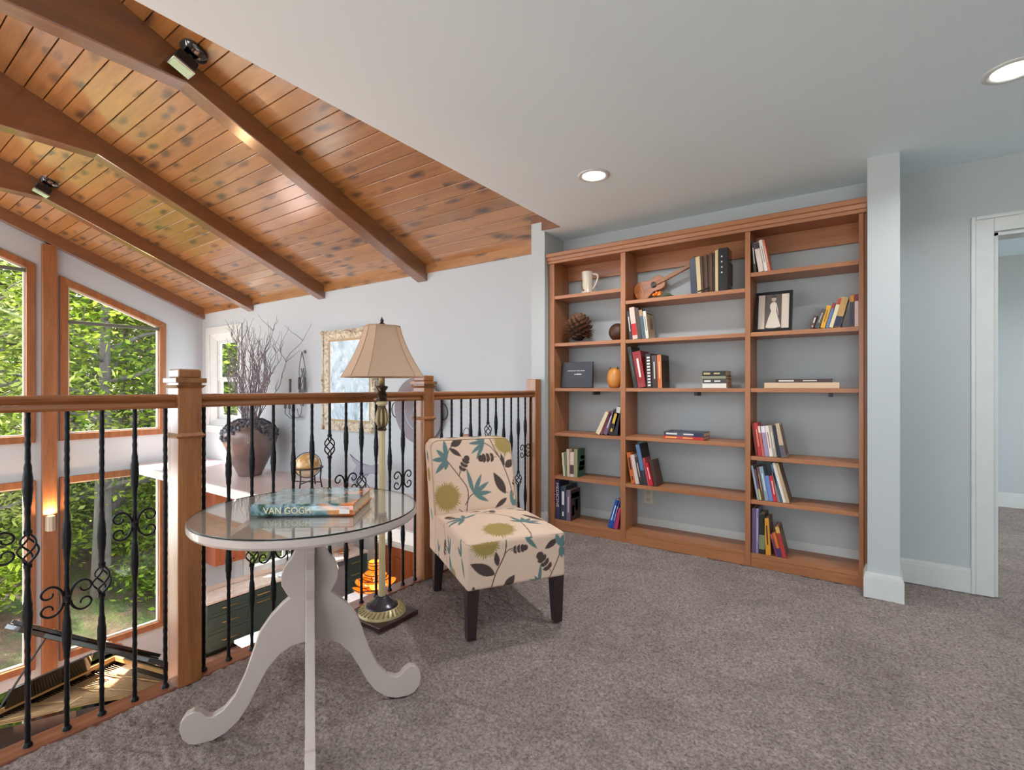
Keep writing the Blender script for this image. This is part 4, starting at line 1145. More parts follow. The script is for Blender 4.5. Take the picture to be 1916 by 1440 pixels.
LBK = [
 # middle bay, second shelf
 ('M', 1, 'thin black book with white spine lettering', 1178, 1183.5, 1172, 583, (44, 34, 32), 'line'),
 ('M', 1, 'pale pink book with a red block on its spine', 1184, 1193.5, 1177, 576, (216, 184, 170), 'band', (190, 24, 24)),
 ('M', 1, 'dark brown book between pink and blue books', 1194, 1201, 1187.5, 577, (70, 50, 38), None),
 ('M', 1, 'slate blue and tan book', 1201.5, 1208, 1195, 580, (70, 90, 104), 'top', (176, 136, 96)),
 ('M', 1, 'white spined book with parchment cover portrait', 1208.5, 1214, 1202.5, 582.6, (214, 204, 188), 'line', (90, 80, 70), .15, [(.1, .9, .08, .9, (196, 174, 136)), (.4, .85, .35, .8, (120, 100, 78)), (.15, .9, .9, .95, (60, 50, 44))]),
 # right bay, top shelf
 ('R', 0, 'thin black book', 1410.5, 1416, 1405, 452.5, (36, 32, 32), 'line'),
 ('R', 0, 'pale pink book with dark top band', 1419.5, 1429.5, 1410, 455, (222, 200, 188), 'top', (60, 50, 60)),
 ('R', 0, 'white book with small grey lettering', 1430.5, 1437, 1419.5, 450, (228, 218, 206), 'line', (150, 140, 130)),
 ('R', 0, 'slim white book with a red edge', 1437.5, 1441.5, 1426, 449, (220, 120, 90), 'line', (240, 230, 220)),
 # right bay, second shelf (leaning right)
 ('R', 1, 'small white and maroon paperback', 1515, 1521.5, 1523.5, 590, (92, 48, 48), 'two', (226, 214, 200), .11),
 ('R', 1, 'grey black paperback', 1522.5, 1532.5, 1537, 577, (74, 68, 66), 'line', (190, 170, 150), .12),
 ('R', 1, 'yellow paperback', 1534, 1543, 1547, 571, (224, 164, 30), 'line', (150, 100, 20), .12),
 ('R', 1, 'blue book with red top', 1544, 1550, 1558, 566, (98, 116, 160), 'top', (150, 50, 50), .13),
 ('R', 1, 'white and yellow book with red top', 1550.5, 1558, 1568, 557, (220, 206, 170), 'top', (170, 60, 50), .14),
 ('R', 1, 'thick navy and tan book', 1558.5, 1572, 1575, 555, (186, 142, 78), 'low', (32, 44, 62), .15),
 ('R', 1, 'purple black book with orange top', 1590.3, 1598.4, 1590.3, 552, (52, 34, 52), 'top', (206, 130, 30), .15),
 ('R', 1, 'beige paperback with dark red top', 1599, 1606.5, 1599, 550, (200, 176, 160), 'top', (120, 30, 48), .14),
 # middle bay, third shelf
 ('M', 2, 'tall black hardback leaning', 1186, 1193, 1173.5, 649.5, (34, 36, 34), 'line', (90, 92, 84), .18),
 ('M', 2, 'thick red hardback with white lettering', 1194, 1209.5, 1182.8, 659, (150, 26, 32), 'line', (236, 222, 214), .18),
 ('M', 2, 'black and white striped book', 1210, 1219.5, 1207.5, 662, (34, 28, 28), 'stripes', (226, 220, 212), .17),
 ('M', 2, 'dark maroon book with white lettering', 1220.5, 1230.5, 1218.5, 665, (58, 30, 30), 'line', (210, 200, 190), .17),
 ('M', 2, 'orange spined book with brown cover', 1231, 1239, 1229, 664, (206, 104, 36), 'line', (236, 190, 120), .17, [(.0, 1, 0, 1, (58, 38, 26)), (.1, .9, .5, .85, (110, 86, 62)), (.5, .85, .2, .42, (150, 110, 50))]),
 # left bay, fourth shelf (leaning right)
 ('L', 3, 'cream hardback', 1112.8, 1120.8, 1133, 770, (226, 206, 168), None, (0, 0, 0), .15),
 ('L', 3, 'dark red book', 1121.3, 1127, 1139, 771, (106, 26, 36), None, (0, 0, 0), .15),
 ('L', 3, 'purple and white book', 1127.5, 1135, 1143.5, 768, (112, 84, 110), 'line', (214, 204, 216), .15),
 ('L', 3, 'thick black book with yellow lettering', 1135.6, 1147, 1149, 765, (26, 22, 22), 'two', (206, 166, 60), .15),
 ('L', 3, 'black book with white top', 1147.5, 1155, 1156, 760, (30, 26, 30), 'top', (210, 204, 196), .15),
 # left bay, fifth shelf
 ('L', 4, 'thin cream booklet', 1054, 1057.5, 1050.8, 847, (206, 196, 168), None, (0, 0, 0), .13),
 ('L', 4, 'grey green booklet', 1058, 1061, 1056, 845, (120, 122, 100), None, (0, 0, 0), .13),
 ('L', 4, 'beige paperback', 1061.5, 1065.8, 1060, 840, (212, 190, 156), None, (0, 0, 0), .13),
 ('L', 4, 'pale pink paperback with black emblem', 1066.3, 1073.8, 1066.3, 845.5, (214, 190, 176), 'band', (70, 40, 44), .13),
 ('L', 4, 'olive spined book with green cover', 1074.3, 1080.5, 1074.3, 840, (150, 140, 100), None, (0, 0, 0), .13, [(0, 1, 0, 1, (44, 88, 66)), (.25, .9, .38, .55, (30, 60, 130)), (.2, .85, .22, .36, (140, 40, 40)), (.4, .9, .62, .75, (130, 150, 110))]),
 # left bay, bottom
 ('L', 5, 'tall indigo hardback with white title', 1040, 1048, 1038.3, 898, (50, 44, 84), None, (0, 0, 0), .17, None, 3.565, 'MEDICINE'),
 ('L', 5, 'dark teal hardback with white lettering', 1048.6, 1058.5, 1048.6, 909, (38, 54, 66), 'two', (222, 224, 226), .2),
 ('L', 5, 'brown hardback with figures on its cover', 1059.4, 1067.5, 1059.4, 917, (120, 98, 118), 'line', (200, 190, 200), .17, [(0, 1, 0, 1, (66, 44, 44)), (.1, .9, .72, .9, (110, 82, 66)), (.5, .75, .3, .66, (160, 116, 96)), (.15, .4, .15, .5, (120, 92, 90))]),
 ('L', 5, 'bright blue paperback with white lettering', 1136, 1143, 1151.5, 934, (26, 84, 168), 'line', (220, 230, 240), .12),
 ('L', 5, 'blue violet paperback', 1143.5, 1148, 1156, 936, (60, 70, 160), 'line', (190, 190, 230), .12),
 ('L', 5, 'magenta paperback', 1148.5, 1155, 1158, 950, (186, 50, 96), None, (0, 0, 0), .12),
 # middle bay, fifth shelf
 ('M', 4, 'orange book with black band', 1181.5, 1189, 1172, 847, (206, 104, 44), 'two', (60, 40, 36), .14),
 ('M', 4, 'off white hardback', 1189.5, 1196.5, 1179.5, 851, (214, 194, 188), None, (0, 0, 0), .14),
 ('M', 4, 'dark grey book with pale lettering', 1197, 1203.5, 1187, 856, (56, 48, 46), 'line', (200, 190, 176), .14),
 ('M', 4, 'tall blue spined book with black cover', 1204, 1211.5, 1188.8, 832, (88, 122, 160), 'low', (40, 40, 50), .17, [(0, 1, 0, 1, (34, 32, 34)), (.3, .8, .55, .9, (74, 64, 56))]),
 ('M', 4, 'red and pink paperback', 1212, 1215.5, 1202, 857, (186, 70, 80), None, (0, 0, 0), .12),
 ('M', 4, 'bright red paperback with white lettering', 1216, 1223, 1206, 866.5, (200, 28, 40), 'line', (240, 210, 210), .11),
 ('M', 4, 'dark brown paperback with worn cover', 1224, 1230, 1214, 862, (74, 40, 30), None, (0, 0, 0), .14, [(.1, .9, .1, .9, (86, 46, 34))]),
 # right bay, fourth shelf
 ('R', 3, 'dark red leaning book', 1414.5, 1418.5, 1406, 792.5, (120, 26, 30), None, (0, 0, 0), .14),
 ('R', 3, 'scarlet book with gold lettering', 1419, 1426, 1410, 791, (182, 40, 40), 'line', (226, 170, 110), .14),
 ('R', 3, 'red and white paperback', 1426.5, 1431, 1417.5, 797, (196, 90, 80), 'top', (230, 214, 204), .13),
 ('R', 3, 'lavender book with white lettering', 1431.5, 1439.5, 1423, 797, (160, 140, 170), 'top', (232, 222, 226), .13),
 ('R', 3, 'white book with red lettering', 1440, 1447, 1431, 797, (232, 220, 206), 'line', (170, 90, 70), .13),
 ('R', 3, 'grey beige book', 1447.5, 1454, 1438, 796, (176, 158, 142), 'line', (226, 214, 200), .13),
 ('R', 3, 'navy black book', 1454.5, 1462, 1444, 796, (30, 32, 44), None, (0, 0, 0), .13),
 ('R', 3, 'tan paperback with picture spine', 1462.5, 1471.5, 1449, 793, (196, 172, 140), 'low', (90, 84, 90), .14, [(.05, .95, .05, .95, (126, 104, 86)), (.1, .5, .1, .3, (150, 60, 60))]),
 # right bay, fifth shelf
 ('R', 4, 'pale blue grey book', 1417, 1421, 1404.7, 871, (150, 162, 176), None, (0, 0, 0), .14),
 ('R', 4, 'plum book', 1421.5, 1425.5, 1410.5, 878, (96, 60, 80), 'low', (190, 180, 110), .14),
 ('R', 4, 'brown book with gold lettering', 1426, 1431, 1415, 874, (92, 64, 52), 'line', (190, 150, 90), .14),
 ('R', 4, 'light steel blue hardback', 1431.5, 1439, 1420, 873, (132, 150, 168), 'line', (220, 226, 232), .14),
 ('R', 4, 'cornflower blue paperback', 1439.5, 1447, 1431, 890, (104, 130, 190), None, (0, 0, 0), .12),
 ('R', 4, 'red paperback with white lettering', 1447.5, 1455, 1439, 890, (196, 40, 50), 'line', (240, 214, 210), .12),
 ('R', 4, 'grey paperback', 1455.5, 1460, 1444, 884, (130, 124, 120), None, (0, 0, 0), .12),
 ('R', 4, 'teal blue spined book', 1460.5, 1465, 1441, 868, (70, 98, 120), None, (0, 0, 0), .15),
 ('R', 4, 'white hardback', 1465.5, 1471, 1445, 864, (226, 216, 204), None, (0, 0, 0), .15),
 ('R', 4, 'tan hardback with brown cover', 1471.5, 1478, 1450, 864, (186, 158, 124), None, (0, 0, 0), .15, [(0, 1, 0, 1, (120, 84, 56))]),
 # right bay, bottom
 ('R', 5, 'tall purple hardback', 1406.5, 1413.5, 1407, 950, (104, 80, 116), None, (0, 0, 0), .17),
 ('R', 5, 'lavender blue hardback', 1414, 1419, 1414.5, 951, (138, 126, 168), 'line', (200, 196, 214), .17),
 ('R', 5, 'black book with green label', 1420, 1431.5, 1419.5, 961, (34, 30, 28), 'band', (120, 130, 96), .15),
 ('R', 5, 'golden yellow book with black lettering', 1433, 1443, 1428.5, 969, (214, 146, 40), 'line', (60, 40, 30), .15, [(0, 1, 0, 1, (120, 84, 60))]),
 ('R', 5, 'small violet red paperback', 1451.5, 1456.5, 1440.5, 999, (110, 50, 90), 'top', (190, 80, 60), .11),
 ('R', 5, 'small orange paperback', 1457, 1463.5, 1445, 997, (210, 110, 40), 'low', (60, 50, 110), .11),
 ('R', 5, 'red paperback with picture cover', 1464, 1472, 1449.5, 985, (176, 50, 44), 'top', (220, 170, 90), .13, [(.05, .95, .05, .95, (110, 76, 60)), (.2, .8, .4, .8, (150, 130, 110))]),
]
for b in LBK:
    b = list(b)
    b[2] = b[2]
    book(*b)
def flat_book(bay, sh, desc, x0, x1, z0, z1, col, y0=3.57, depth=.17, mark=None, mcol=(230, 224, 214), whole=True):
    A0 = at(x0, 724, Y=y0).x; A1 = at(x1, 724, Y=y0).x
    zs_ = SHZ[bay][sh]
    o = thing('book', '%s on %s %s' % (desc, PLACE[bay], NTH[sh]), 'book', ((A0 + A1) / 2, y0, zs_ + z0), group='books in the bookcase')
    z0 += zs_ + .0008; z1 += zs_ - .0004
    c = min(.003, (z1 - z0) * .2)
    MB().box(A0, A1, y0, y0 + .003, z0, z1).box(A0, A1, y0 + .003, y0 + depth, z0, z0 + c).box(A0, A1, y0 + .003, y0 + depth, z1 - c, z1).build('cover', plain(col, .42, coat=.15), o)
    MB().box(A0 + .002, A1 - .003, y0 + .003, y0 + depth - .003, z0 + c, z1 - c).build('pages', PAGES2, o)
    if mark:
        w = A1 - A0; h = z1 - z0
        m = MB()
        m.box(A0 + w * .06, A0 + w * .34, y0 - .0006, y0, z0 + h * .3, z0 + h * .7).box(A0 + w * .5, A0 + w * .75, y0 - .0006, y0, z0 + h * .35, z0 + h * .65)
        m.build('spine_print', plain(mcol, .5), o)
    return o
flat_book('M', 2, 'white book at the base of the lying stack', 1314, 1359, 0, .033, (226, 218, 208), mark=None)
flat_book('M', 2, 'dark grey lettered book in the lying stack', 1315, 1359, .033, .064, (60, 52, 52), mark='t')
flat_book('M', 2, 'thin sage green book in the lying stack', 1312, 1358, .064, .083, (140, 138, 112))
flat_book('M', 2, 'black book with cream emblem atop the lying stack', 1314, 1358, .083, .117, (28, 24, 22), mark='t', mcol=(196, 170, 120))
flat_book('M', 3, 'red lying book beneath a navy one', 1241, 1316, 0, .022, (190, 40, 36), mark='t', mcol=(236, 190, 90))
flat_book('M', 3, 'navy lying book on top of a red one', 1242, 1317, .022, .052, (44, 44, 70), mark='t')
flat_book('R', 2, 'wide cream lying book', 1430, 1571, 0, .036, (216, 184, 148), depth=.18)
flat_book('R', 2, 'dark maroon lying book with pale lettering', 1451, 1556, .036, .058, (66, 34, 32), mark='t', depth=.16)

# ------------------------------------------------------------------ objects on the shelves
z = SHZ['L'][0]
o = thing('tankard', 'cream ceramic tankard with curved handle on the top shelf', 'tankard', (-1.83, 3.66, z), world=False)
MB().lathe([(.0005, .002), (.048, .002), (.05, .012), (.046, .03), (.044, .06), (.043, .12), (.045, .165), (.047, .186), (.043, .186), (.04, .12), (.04, .02), (.0005, .015)], (0, 0, 0), 32, caps=False).build('body', plain((222, 208, 190), .3, coat=.4), o, True, angle=50)
pts = [Vector((.042 + .055 * math.sin(math.pi * u) ** .7 * (1 - .15 * u), .0, .165 - .125 * u + .03 * math.sin(math.pi * u))) for u in np.linspace(0, 1, 17)]
MB().tube(pts, .0085, 8).build('handle', plain((216, 200, 180), .3, coat=.4), o, True)
MB().tube([(-.03, -.034, .11), (-.036, -.028, .08), (-.028, -.038, .05), (-.02, -.042, .035), (-.005, -.047, .03)], [.003, .005, .005, .007, .005], 6).build('painted_relief', plain((120, 96, 60), .5), o, True)

z = SHZ['L'][1]
o = thing('pine_cone', 'large dark brown pine cone standing on the second shelf', 'pine cone', (-1.915, 3.665, z + .004), world=False)
MB().lathe([(.03, .02), (.07, .06), (.078, .12), (.06, .17), (.03, .2), (.0005, .205)], (0, 0, 0), 20).build('core', plain((40, 24, 16), .8), o, True)
M_CONE = plain((118, 80, 54), .55)
sm = None
ga = math.pi * (3 - math.sqrt(5))
NS = 120
for k in range(NS):
    u = (k + .5) / NS
    el = R(-42 + 128 * u)                      # elevation over an egg shape
    a = k * ga
    nrm_ = Vector((math.cos(el) * math.cos(a), math.cos(el) * math.sin(a), math.sin(el)))
    pos = Vector((nrm_.x * .074, nrm_.y * .064, .118 + nrm_.z * .088))
    out_ = (nrm_ + Vector((0, 0, .15))).normalized()
    sidev = Vector((-math.sin(a), math.cos(a), 0))
    upv = out_.cross(sidev).normalized()
    M = Matrix((out_, sidev, upv)).transposed().to_4x4()
    M.translation = pos
    M = M @ Matrix.Scale(.062 * (1 - .35 * u), 4)
    if sm is None:
        s_ = MB().add([(-.2, -.25, 0), (.6, -.42, .06), (.92, -.25, .1), (1.05, 0, .22), (.92, .25, .1), (.6, .42, .06), (-.2, .25, 0), (.5, 0, -.14)], [(0, 1, 2, 3, 4, 5, 6), (0, 7, 1), (1, 7, 2), (2, 7, 3), (3, 7, 4), (4, 7, 5), (5, 7, 6), (6, 7, 0)])
        ob = s_.build('cone_scale', M_CONE, o); sm = ob.data
    else:
        ob = bpy.data.objects.new('cone_scale', sm); COL.objects.link(ob); ob.parent = o
    ob.location = M.to_translation(); ob.rotation_euler = M.to_euler(); ob.scale = M.to_scale()
o = thing('wooden_ball', 'dark brown turned wooden ball beside the pine cone', 'ball', (-1.58, 3.69, z + .001), world=False)
MB().ball((0, 0, .071), .071, 24, 16).build('ball', plain((74, 42, 26), .5), o, True)
MB().lathe([(.02, 0), (.024, .003), (.018, .006)], (0, 0, 0), 16).build('foot', plain((50, 28, 18), .5), o)

z = SHZ['L'][2]
o = thing('album', 'square black album with white printed words facing out', 'album', (-1.913, 3.62, z + .0022), world=False)
MB().box(-.142, .142, 0, .022, .001, .212).xf(Matrix.Rotation(R(-4), 4, 'X')).build('cover', plain((20, 20, 28), .3, coat=.3), o, bevel=.002)
m = MB()
for k, (a, w) in enumerate(((-.082, .05), (-.028, .022), (.0, .03), (.035, .04))): m.box(a, a + w, -.0008, 0, .136, .142)
m.box(-.02, -.006, -.0008, 0, .105, .114).box(-.002, .045, -.0008, 0, .105, .115)
m.xf(Matrix.Rotation(R(-4), 4, 'X')).build('printed_words', plain((200, 200, 205), .5), o)
o = thing('gourd_vase', 'orange gourd shaped vase next to the black album', 'vase', (-1.592, 3.655, z), world=False)
MB().lathe([(.0005, .001), (.035, .001), (.048, .02), (.058, .055), (.06, .085), (.052, .12), (.036, .148), (.022, .158), (.018, .156), (.016, .14), (.0005, .13)], (0, 0, 0), 28, caps=False).build('body', plain((212, 140, 64), .4, coat=.3), o, True)
m = MB()
for s in (-1, 1): m.lathe([(.009, .148), (.006, .158), (.001, .168)], (s * .03, -.012, 0), 8)
m.build('ear', plain((80, 56, 34), .5), o, True)

# ukulele ------------------------------------------------------------------------
z = SHZ['M'][0]
uk = thing('ukulele', 'small brown wooden ukulele leaning on its side on the top shelf of the middle bay', 'ukulele', (-1.345, 3.742, z), world=False)
ax = Vector((1.0, 0, .40)).normalized(); nrm = Vector((0, -1, 0)); sd = Vector((-ax.z, 0, ax.x))
def U(s, w, y): return ax * s + sd * w + Vector((0, y, 0)) + Vector((-.093, 0, .071))
prof = [(-.012, 0), (-.010, .03), (0, .05), (.02, .066), (.045, .073), (.075, .070), (.105, .056), (.13, .047), (.155, .050), (.18, .056), (.205, .053), (.225, .040), (.236, .02), (.238, 0)]
outl2 = [(s, w) for s, w in prof] + [(s, -w) for s, w in reversed(prof[1:-1])]
body = MB().prism([U(s, w, -.03) for s, w in outl2], (0, .055, 0)).build('body', wood('ukulele_wood', (140, 72, 26), (186, 108, 46), 'X', 1.5, .35, .4), uk, bevel=.003)
MB().lathe([(.0005, 0), (.021, 0), (.021, .001)], (0, 0, 0), 24, ax='Y').xf(Matrix.Translation(U(.150, 0, -.0325))).build('sound_hole', plain((20, 12, 8), .8), uk)
MB().lathe([(.021, 0), (.025, 0), (.025, .001)], (0, 0, 0), 24, ax='Y', caps=False).xf(Matrix.Translation(U(.150, 0, -.0322))).build('rosette', plain((96, 60, 36), .5), uk)
MB().prism([U(.052, .03, -.036), U(.062, .03, -.036), U(.062, -.03, -.036), U(.052, -.03, -.036)], (0, .008, 0)).build('bridge', plain((206, 140, 70), .5), uk)
MB().prism([U(.175, .015, -.04), U(.47, .013, -.04), U(.47, -.013, -.04), U(.175, -.015, -.04)], (0, .022, 0)).build('neck', wood('uke_neck', (136, 74, 30), (174, 100, 44), 'X', 1.2, .4), uk, bevel=.003)
for k in range(10):
    s = .23 + .024 * k - .0009 * k * k
    MB().prism([U(s, .014, -.0412), U(s + .0015, .014, -.0412), U(s + .0015, -.014, -.0412), U(s, -.014, -.0412)], (0, .001, 0)).build('fret', plain((190, 160, 110), .3, .8), uk)
for w in (-.009, -.003, .003, .009):
    MB().tube([U(.057, w, -.040), U(.49, w * .8, -.0435)], .0007, 4).build('string', plain((210, 200, 180), .4), uk)
MB().prism([U(.47, .02, -.036), U(.545, .024, -.03), U(.545, -.024, -.03), U(.47, -.02, -.036)], (0, .014, 0)).build('headstock', wood('uke_head', (130, 68, 26), (160, 90, 40), 'X', 1.2, .4), uk, bevel=.002)
# feather tuft toy: orange petals with grey green tail
o = thing('orange_flower', 'orange and yellow artificial flower with grey green leaves on the top shelf', 'flower', (-1.235, 3.60, z), world=False)
rnd = random.Random(4)
for k in range(26):
    a = rnd.uniform(0, 2 * math.pi); e = rnd.uniform(.1, 1.3); l = rnd.uniform(.035, .055)
    dr = Vector((math.cos(a) * math.cos(e), math.sin(a) * math.cos(e) * .6, math.sin(e)))
    c0 = Vector((-.005, 0, .02))
    MB().tube([c0, c0 + dr * l * .6, c0 + dr * l], [.004, .009, .001], 5).build('petal', plain(rnd.choice([(244, 150, 40), (250, 176, 60), (236, 110, 30), (226, 60, 50)]), .6), o, True)
for k, (dx_, h) in enumerate(((.045, .035), (.07, .045), (.095, .03), (.11, .015))):
    MB().add([(.02, -.01, .004), (dx_, -.02, h), (dx_ + .03, 0, .003), (dx_, .02, h * .7), (dx_, -.004, .001)], [(0, 1, 4), (1, 2, 4), (0, 3, 1), (1, 3, 2), (0, 4, 3), (4, 2, 3)]).build('leaf', plain((88, 92, 74), .7), o)
# accordion ------------------------------------------------------------------------
ac = thing('accordion', 'old button accordion with black ends and cream brown bellows', 'accordion', (-.85, 3.575, z), world=False)
xa, xb = -.985 + .85, -.70 + .85
h0, h1, dp = .255, .285, .125
MB().add([(xa, 0, .001), (xa + .045, 0, .001), (xa + .03, 0, h0 + .01), (xa - .012, 0, h0 - .01), (xa, dp, .001), (xa + .045, dp, .001), (xa + .03, dp, h0 + .01), (xa - .012, dp, h0 - .01)],
         [(0, 1, 2, 3), (7, 6, 5, 4), (0, 4, 5, 1), (1, 5, 6, 2), (2, 6, 7, 3), (3, 7, 4, 0)]).build('bass_end', plain((40, 48, 66), .3, coat=.4), ac, bevel=.004)
M_BEL = [plain((206, 180, 134), .6), plain((92, 62, 40), .7), plain((60, 40, 28), .7)]
xs_ = xa + .045; wds = [(.026, 0), (.014, 1), (.014, 2), (.014, 1), (.014, 2), (.016, 1), (.020, 2), (.018, 0)]
lean_ = -.015
for i, (w, mi) in enumerate(wds):
    f0 = 1 - i / len(wds); f1 = 1 - (i + 1) / len(wds)
    ins = .0 if mi == 0 else (.004 if i % 2 else .010)
    a0, a1 = xs_, xs_ + w
    t0, t1 = a0 + lean_ * f0, a1 + lean_ * f1
    hh0 = h0 + (h1 - h0) * (i / len(wds)) - ins; hh1 = h0 + (h1 - h0) * ((i + 1) / len(wds)) - ins
    MB().add([(a0, ins, .002 + ins * .4), (a1, ins, .002 + ins * .4), (t1, ins, hh1), (t0, ins, hh0), (a0, dp - ins, .002 + ins * .4), (a1, dp - ins, .002 + ins * .4), (t1, dp - ins, hh1), (t0, dp - ins, hh0)],
             [(0, 1, 2, 3), (7, 6, 5, 4), (0, 4, 5, 1), (1, 5, 6, 2), (2, 6, 7, 3), (3, 7, 4, 0)]).build('bellows_fold', M_BEL[mi], ac)
    xs_ += w
MB().box(xs_, xs_ + .062, 0, dp, .001, h1 + .008).build('treble_end', plain((26, 24, 28), .2, coat=.5), ac, bevel=.004)
for k in range(4): MB().ball((xs_ + .024, -.003, .235 - .036 * k), .006, 10, 8).build('button', plain((226, 216, 196), .3), ac, True)
for k in range(3): MB().box(xs_ + .062, xs_ + .0632, .03 + .045 * k, .05 + .045 * k, .05, .2).build('grille_slot', plain((70, 40, 30), .5), ac)
MB().tube([(xa + .05, -.012, .012), (xa + .09, -.014, .022), (xa + .13, -.012, .032)], .004, 6).build('strap', plain((40, 26, 20), .6), ac, True)
# framed portrait ------------------------------------------------------------------------
z = SHZ['R'][1]
pf = thing('photo_frame', 'black framed portrait of a woman in a long white dress', 'picture frame', (-.475, 3.60, z), world=False)
fw_, fh_ = .215, .272
M = Matrix.Translation((0, 0, .0055)) @ Matrix.Rotation(R(-13), 4, 'X')
def FB(x0, x1, z0, z1, y0, y1): return MB().box(x0, x1, y0, y1, z0, z1).xf(M)
b_ = .018
FB(-fw_ / 2, fw_ / 2, 0, b_, -.0, .016).build('frame_rail', M_BLACK, pf); FB(-fw_ / 2, fw_ / 2, fh_ - b_, fh_, 0, .016).build('frame_rail', M_BLACK, pf)
FB(-fw_ / 2, -fw_ / 2 + b_, b_, fh_ - b_, 0, .016).build('frame_stile', M_BLACK, pf); FB(fw_ / 2 - b_, fw_ / 2, b_, fh_ - b_, 0, .016).build('frame_stile', M_BLACK, pf)
FB(-fw_ / 2 + b_, fw_ / 2 - b_, b_, fh_ - b_, .006, .014).build('mat_board', plain((222, 202, 184), .7), pf)
FB(-.052, .046, b_, fh_ - b_, .0045, .006).build('print_ground', plain((86, 72, 64), .5), pf)
def flatpoly(pts, y, th=.0006): return MB().prism([(a, y, b) for a, b in pts], (0, th, 0)).xf(M)
flatpoly([(-.045, .03), (-.03, .024), (.01, .022), (.043, .03), (.03, .08), (.014, .14), (.016, .165), (.018, .185), (.008, .2), (-.008, .2), (-.02, .186), (-.022, .165), (-.014, .14), (-.03, .09)], .0036).build('dress_print', plain((226, 208, 190), .5), pf)
flatpoly([(.0 + .014 * math.cos(a), .222 + .018 * math.sin(a)) for a in np.linspace(0, 2 * math.pi, 16)[:-1]], .0032).build('head_print', plain((196, 168, 148), .5), pf)
flatpoly([(.0 + .017 * math.cos(a), .232 + .016 * math.sin(a)) for a in np.linspace(-.2, math.pi + .2, 12)], .0028).build('hair_print', plain((50, 40, 36), .5), pf)
flatpoly([(.018, .185), (.026, .15), (.03, .11), (.026, .108), (.018, .145)], .0030).build('arm_print', plain((206, 182, 162), .5), pf)
MB().add([tuple(M @ Vector(p)) for p in ((-fw_ / 2 + b_, .002, b_), (fw_ / 2 - b_, .002, b_), (fw_ / 2 - b_, .002, fh_ - b_), (-fw_ / 2 + b_, .002, fh_ - b_))], [(0, 1, 2, 3)]).build('glazing', M_GLASS, pf)
MB().add([(-.02, .075, .2), (.02, .075, .2), (.02, .14, .001), (-.02, .14, .001)], [(0, 1, 2, 3)]).build('easel_back', M_BLACK, pf)
# ================================================================== GREAT ROOM
# vase with branches --------------------------------------------------------------
VX, VY = -6.67, 3.40
vs_ = thing('floor_vase', 'large bronze grey vase of bare curly branches on the ledge', 'vase', (VX, VY, 0), world=False)
t = NT('vase_glaze'); v = t.coords(); nz = t.noise(v, 6, 4); sx = t.n('SeparateXYZ', Vector=v)
t.set(Base_Color=t.mix(nz.outputs[0], srgb(104, 84, 78), srgb(150, 132, 126)), Roughness=.3, Metallic=.35)
M_VASE = t.m
pr = [(.0005, .002), (.14, .002), (.145, .02), (.2, .14), (.262, .28), (.315, .42), (.340, .53), (.325, .60), (.27, .67), (.19, .715), (.14, .735), (.12, .73), (.11, .6), (.0005, .5)]
MB().lathe(pr, (0, 0, 0), 48, caps=False).build('body', M_VASE, vs_, True)
t = NT('vase_crust'); v = t.coords((1, 1, 1)); vo = t.n('TexVoronoi', Vector=v, Scale=26.0)
t.set(Base_Color=t.ramp(vo.outputs['Distance'], [(.0, srgb(150, 152, 164)), (.5, srgb(90, 92, 104)), (.8, srgb(50, 48, 54))]), Roughness=.35, Metallic=.3)
M_CRUST = t.bump(vo.outputs['Distance'], 1.0, .02).m
m = MB(); rnd = random.Random(5)
for k in range(420):
    a = rnd.uniform(0, 2 * math.pi); u = rnd.random() ** 1.2
    zz = .735 - (.17 + .10 * math.sin(3 * a)) * u
    rr = np.interp(zz, [.5, .53, .6, .67, .715, .735], [.335, .340, .325, .27, .19, .14])
    m.ball((rr * math.cos(a), rr * math.sin(a), zz), rnd.uniform(.012, .026), 8, 5)
m.build('encrusted_rim', M_CRUST, vs_, True, kind='stuff')
M_TWIG = plain((128, 118, 124), .7)
for k in range(46):
    rnd = random.Random(100 + k)
    a = rnd.uniform(0, 2 * math.pi); sp = rnd.uniform(.12, .7) * (1 if k % 4 else 1.7)
    Lb = rnd.uniform(.7, 1.5)
    dirx, diry = math.cos(a) * sp, math.sin(a) * sp * .55
    pts = []; rr = []
    ph, ph2 = rnd.uniform(0, 6), rnd.uniform(0, 6)
    n = 26
    for i in range(n):
        u = i / (n - 1)
        amp = .045 * u ** .5
        x = dirx * u * Lb * .75 + amp * math.sin(u * 13 + ph) + .03 * u * math.sin(u * 31 + ph2) + .06 * math.cos(a)
        y = diry * u * Lb * .6 + amp * .7 * math.cos(u * 12 + ph2) + .04 * math.sin(a)
        y = min(y, .39)
        pts.append((x, y, .6 + u * Lb)); rr.append(.0058 * (1 - u) ** .8 + .0012)
    br = MB().tube(pts, rr, 5)
    for j in range(7):
        i = rnd.randint(6, n - 4)
        p = Vector(pts[i]); d_ = Vector((rnd.uniform(-1, 1), rnd.uniform(-.6, .5), rnd.uniform(.6, 1.6))).normalized()
        l = rnd.uniform(.1, .32); q = []
        for s in range(9):
            w = s / 8
            c = p + d_ * l * w + Vector((.018 * math.sin(w * 9 + j), .01 * math.cos(w * 8), 0)) * w ** .4
            c.y = min(c.y, .395); q.append(c)
        br.tube(q, [.0035 * (1 - s / 9) + .0009 for s in range(9)], 4)
    br.build('branch', M_TWIG, vs_, True)
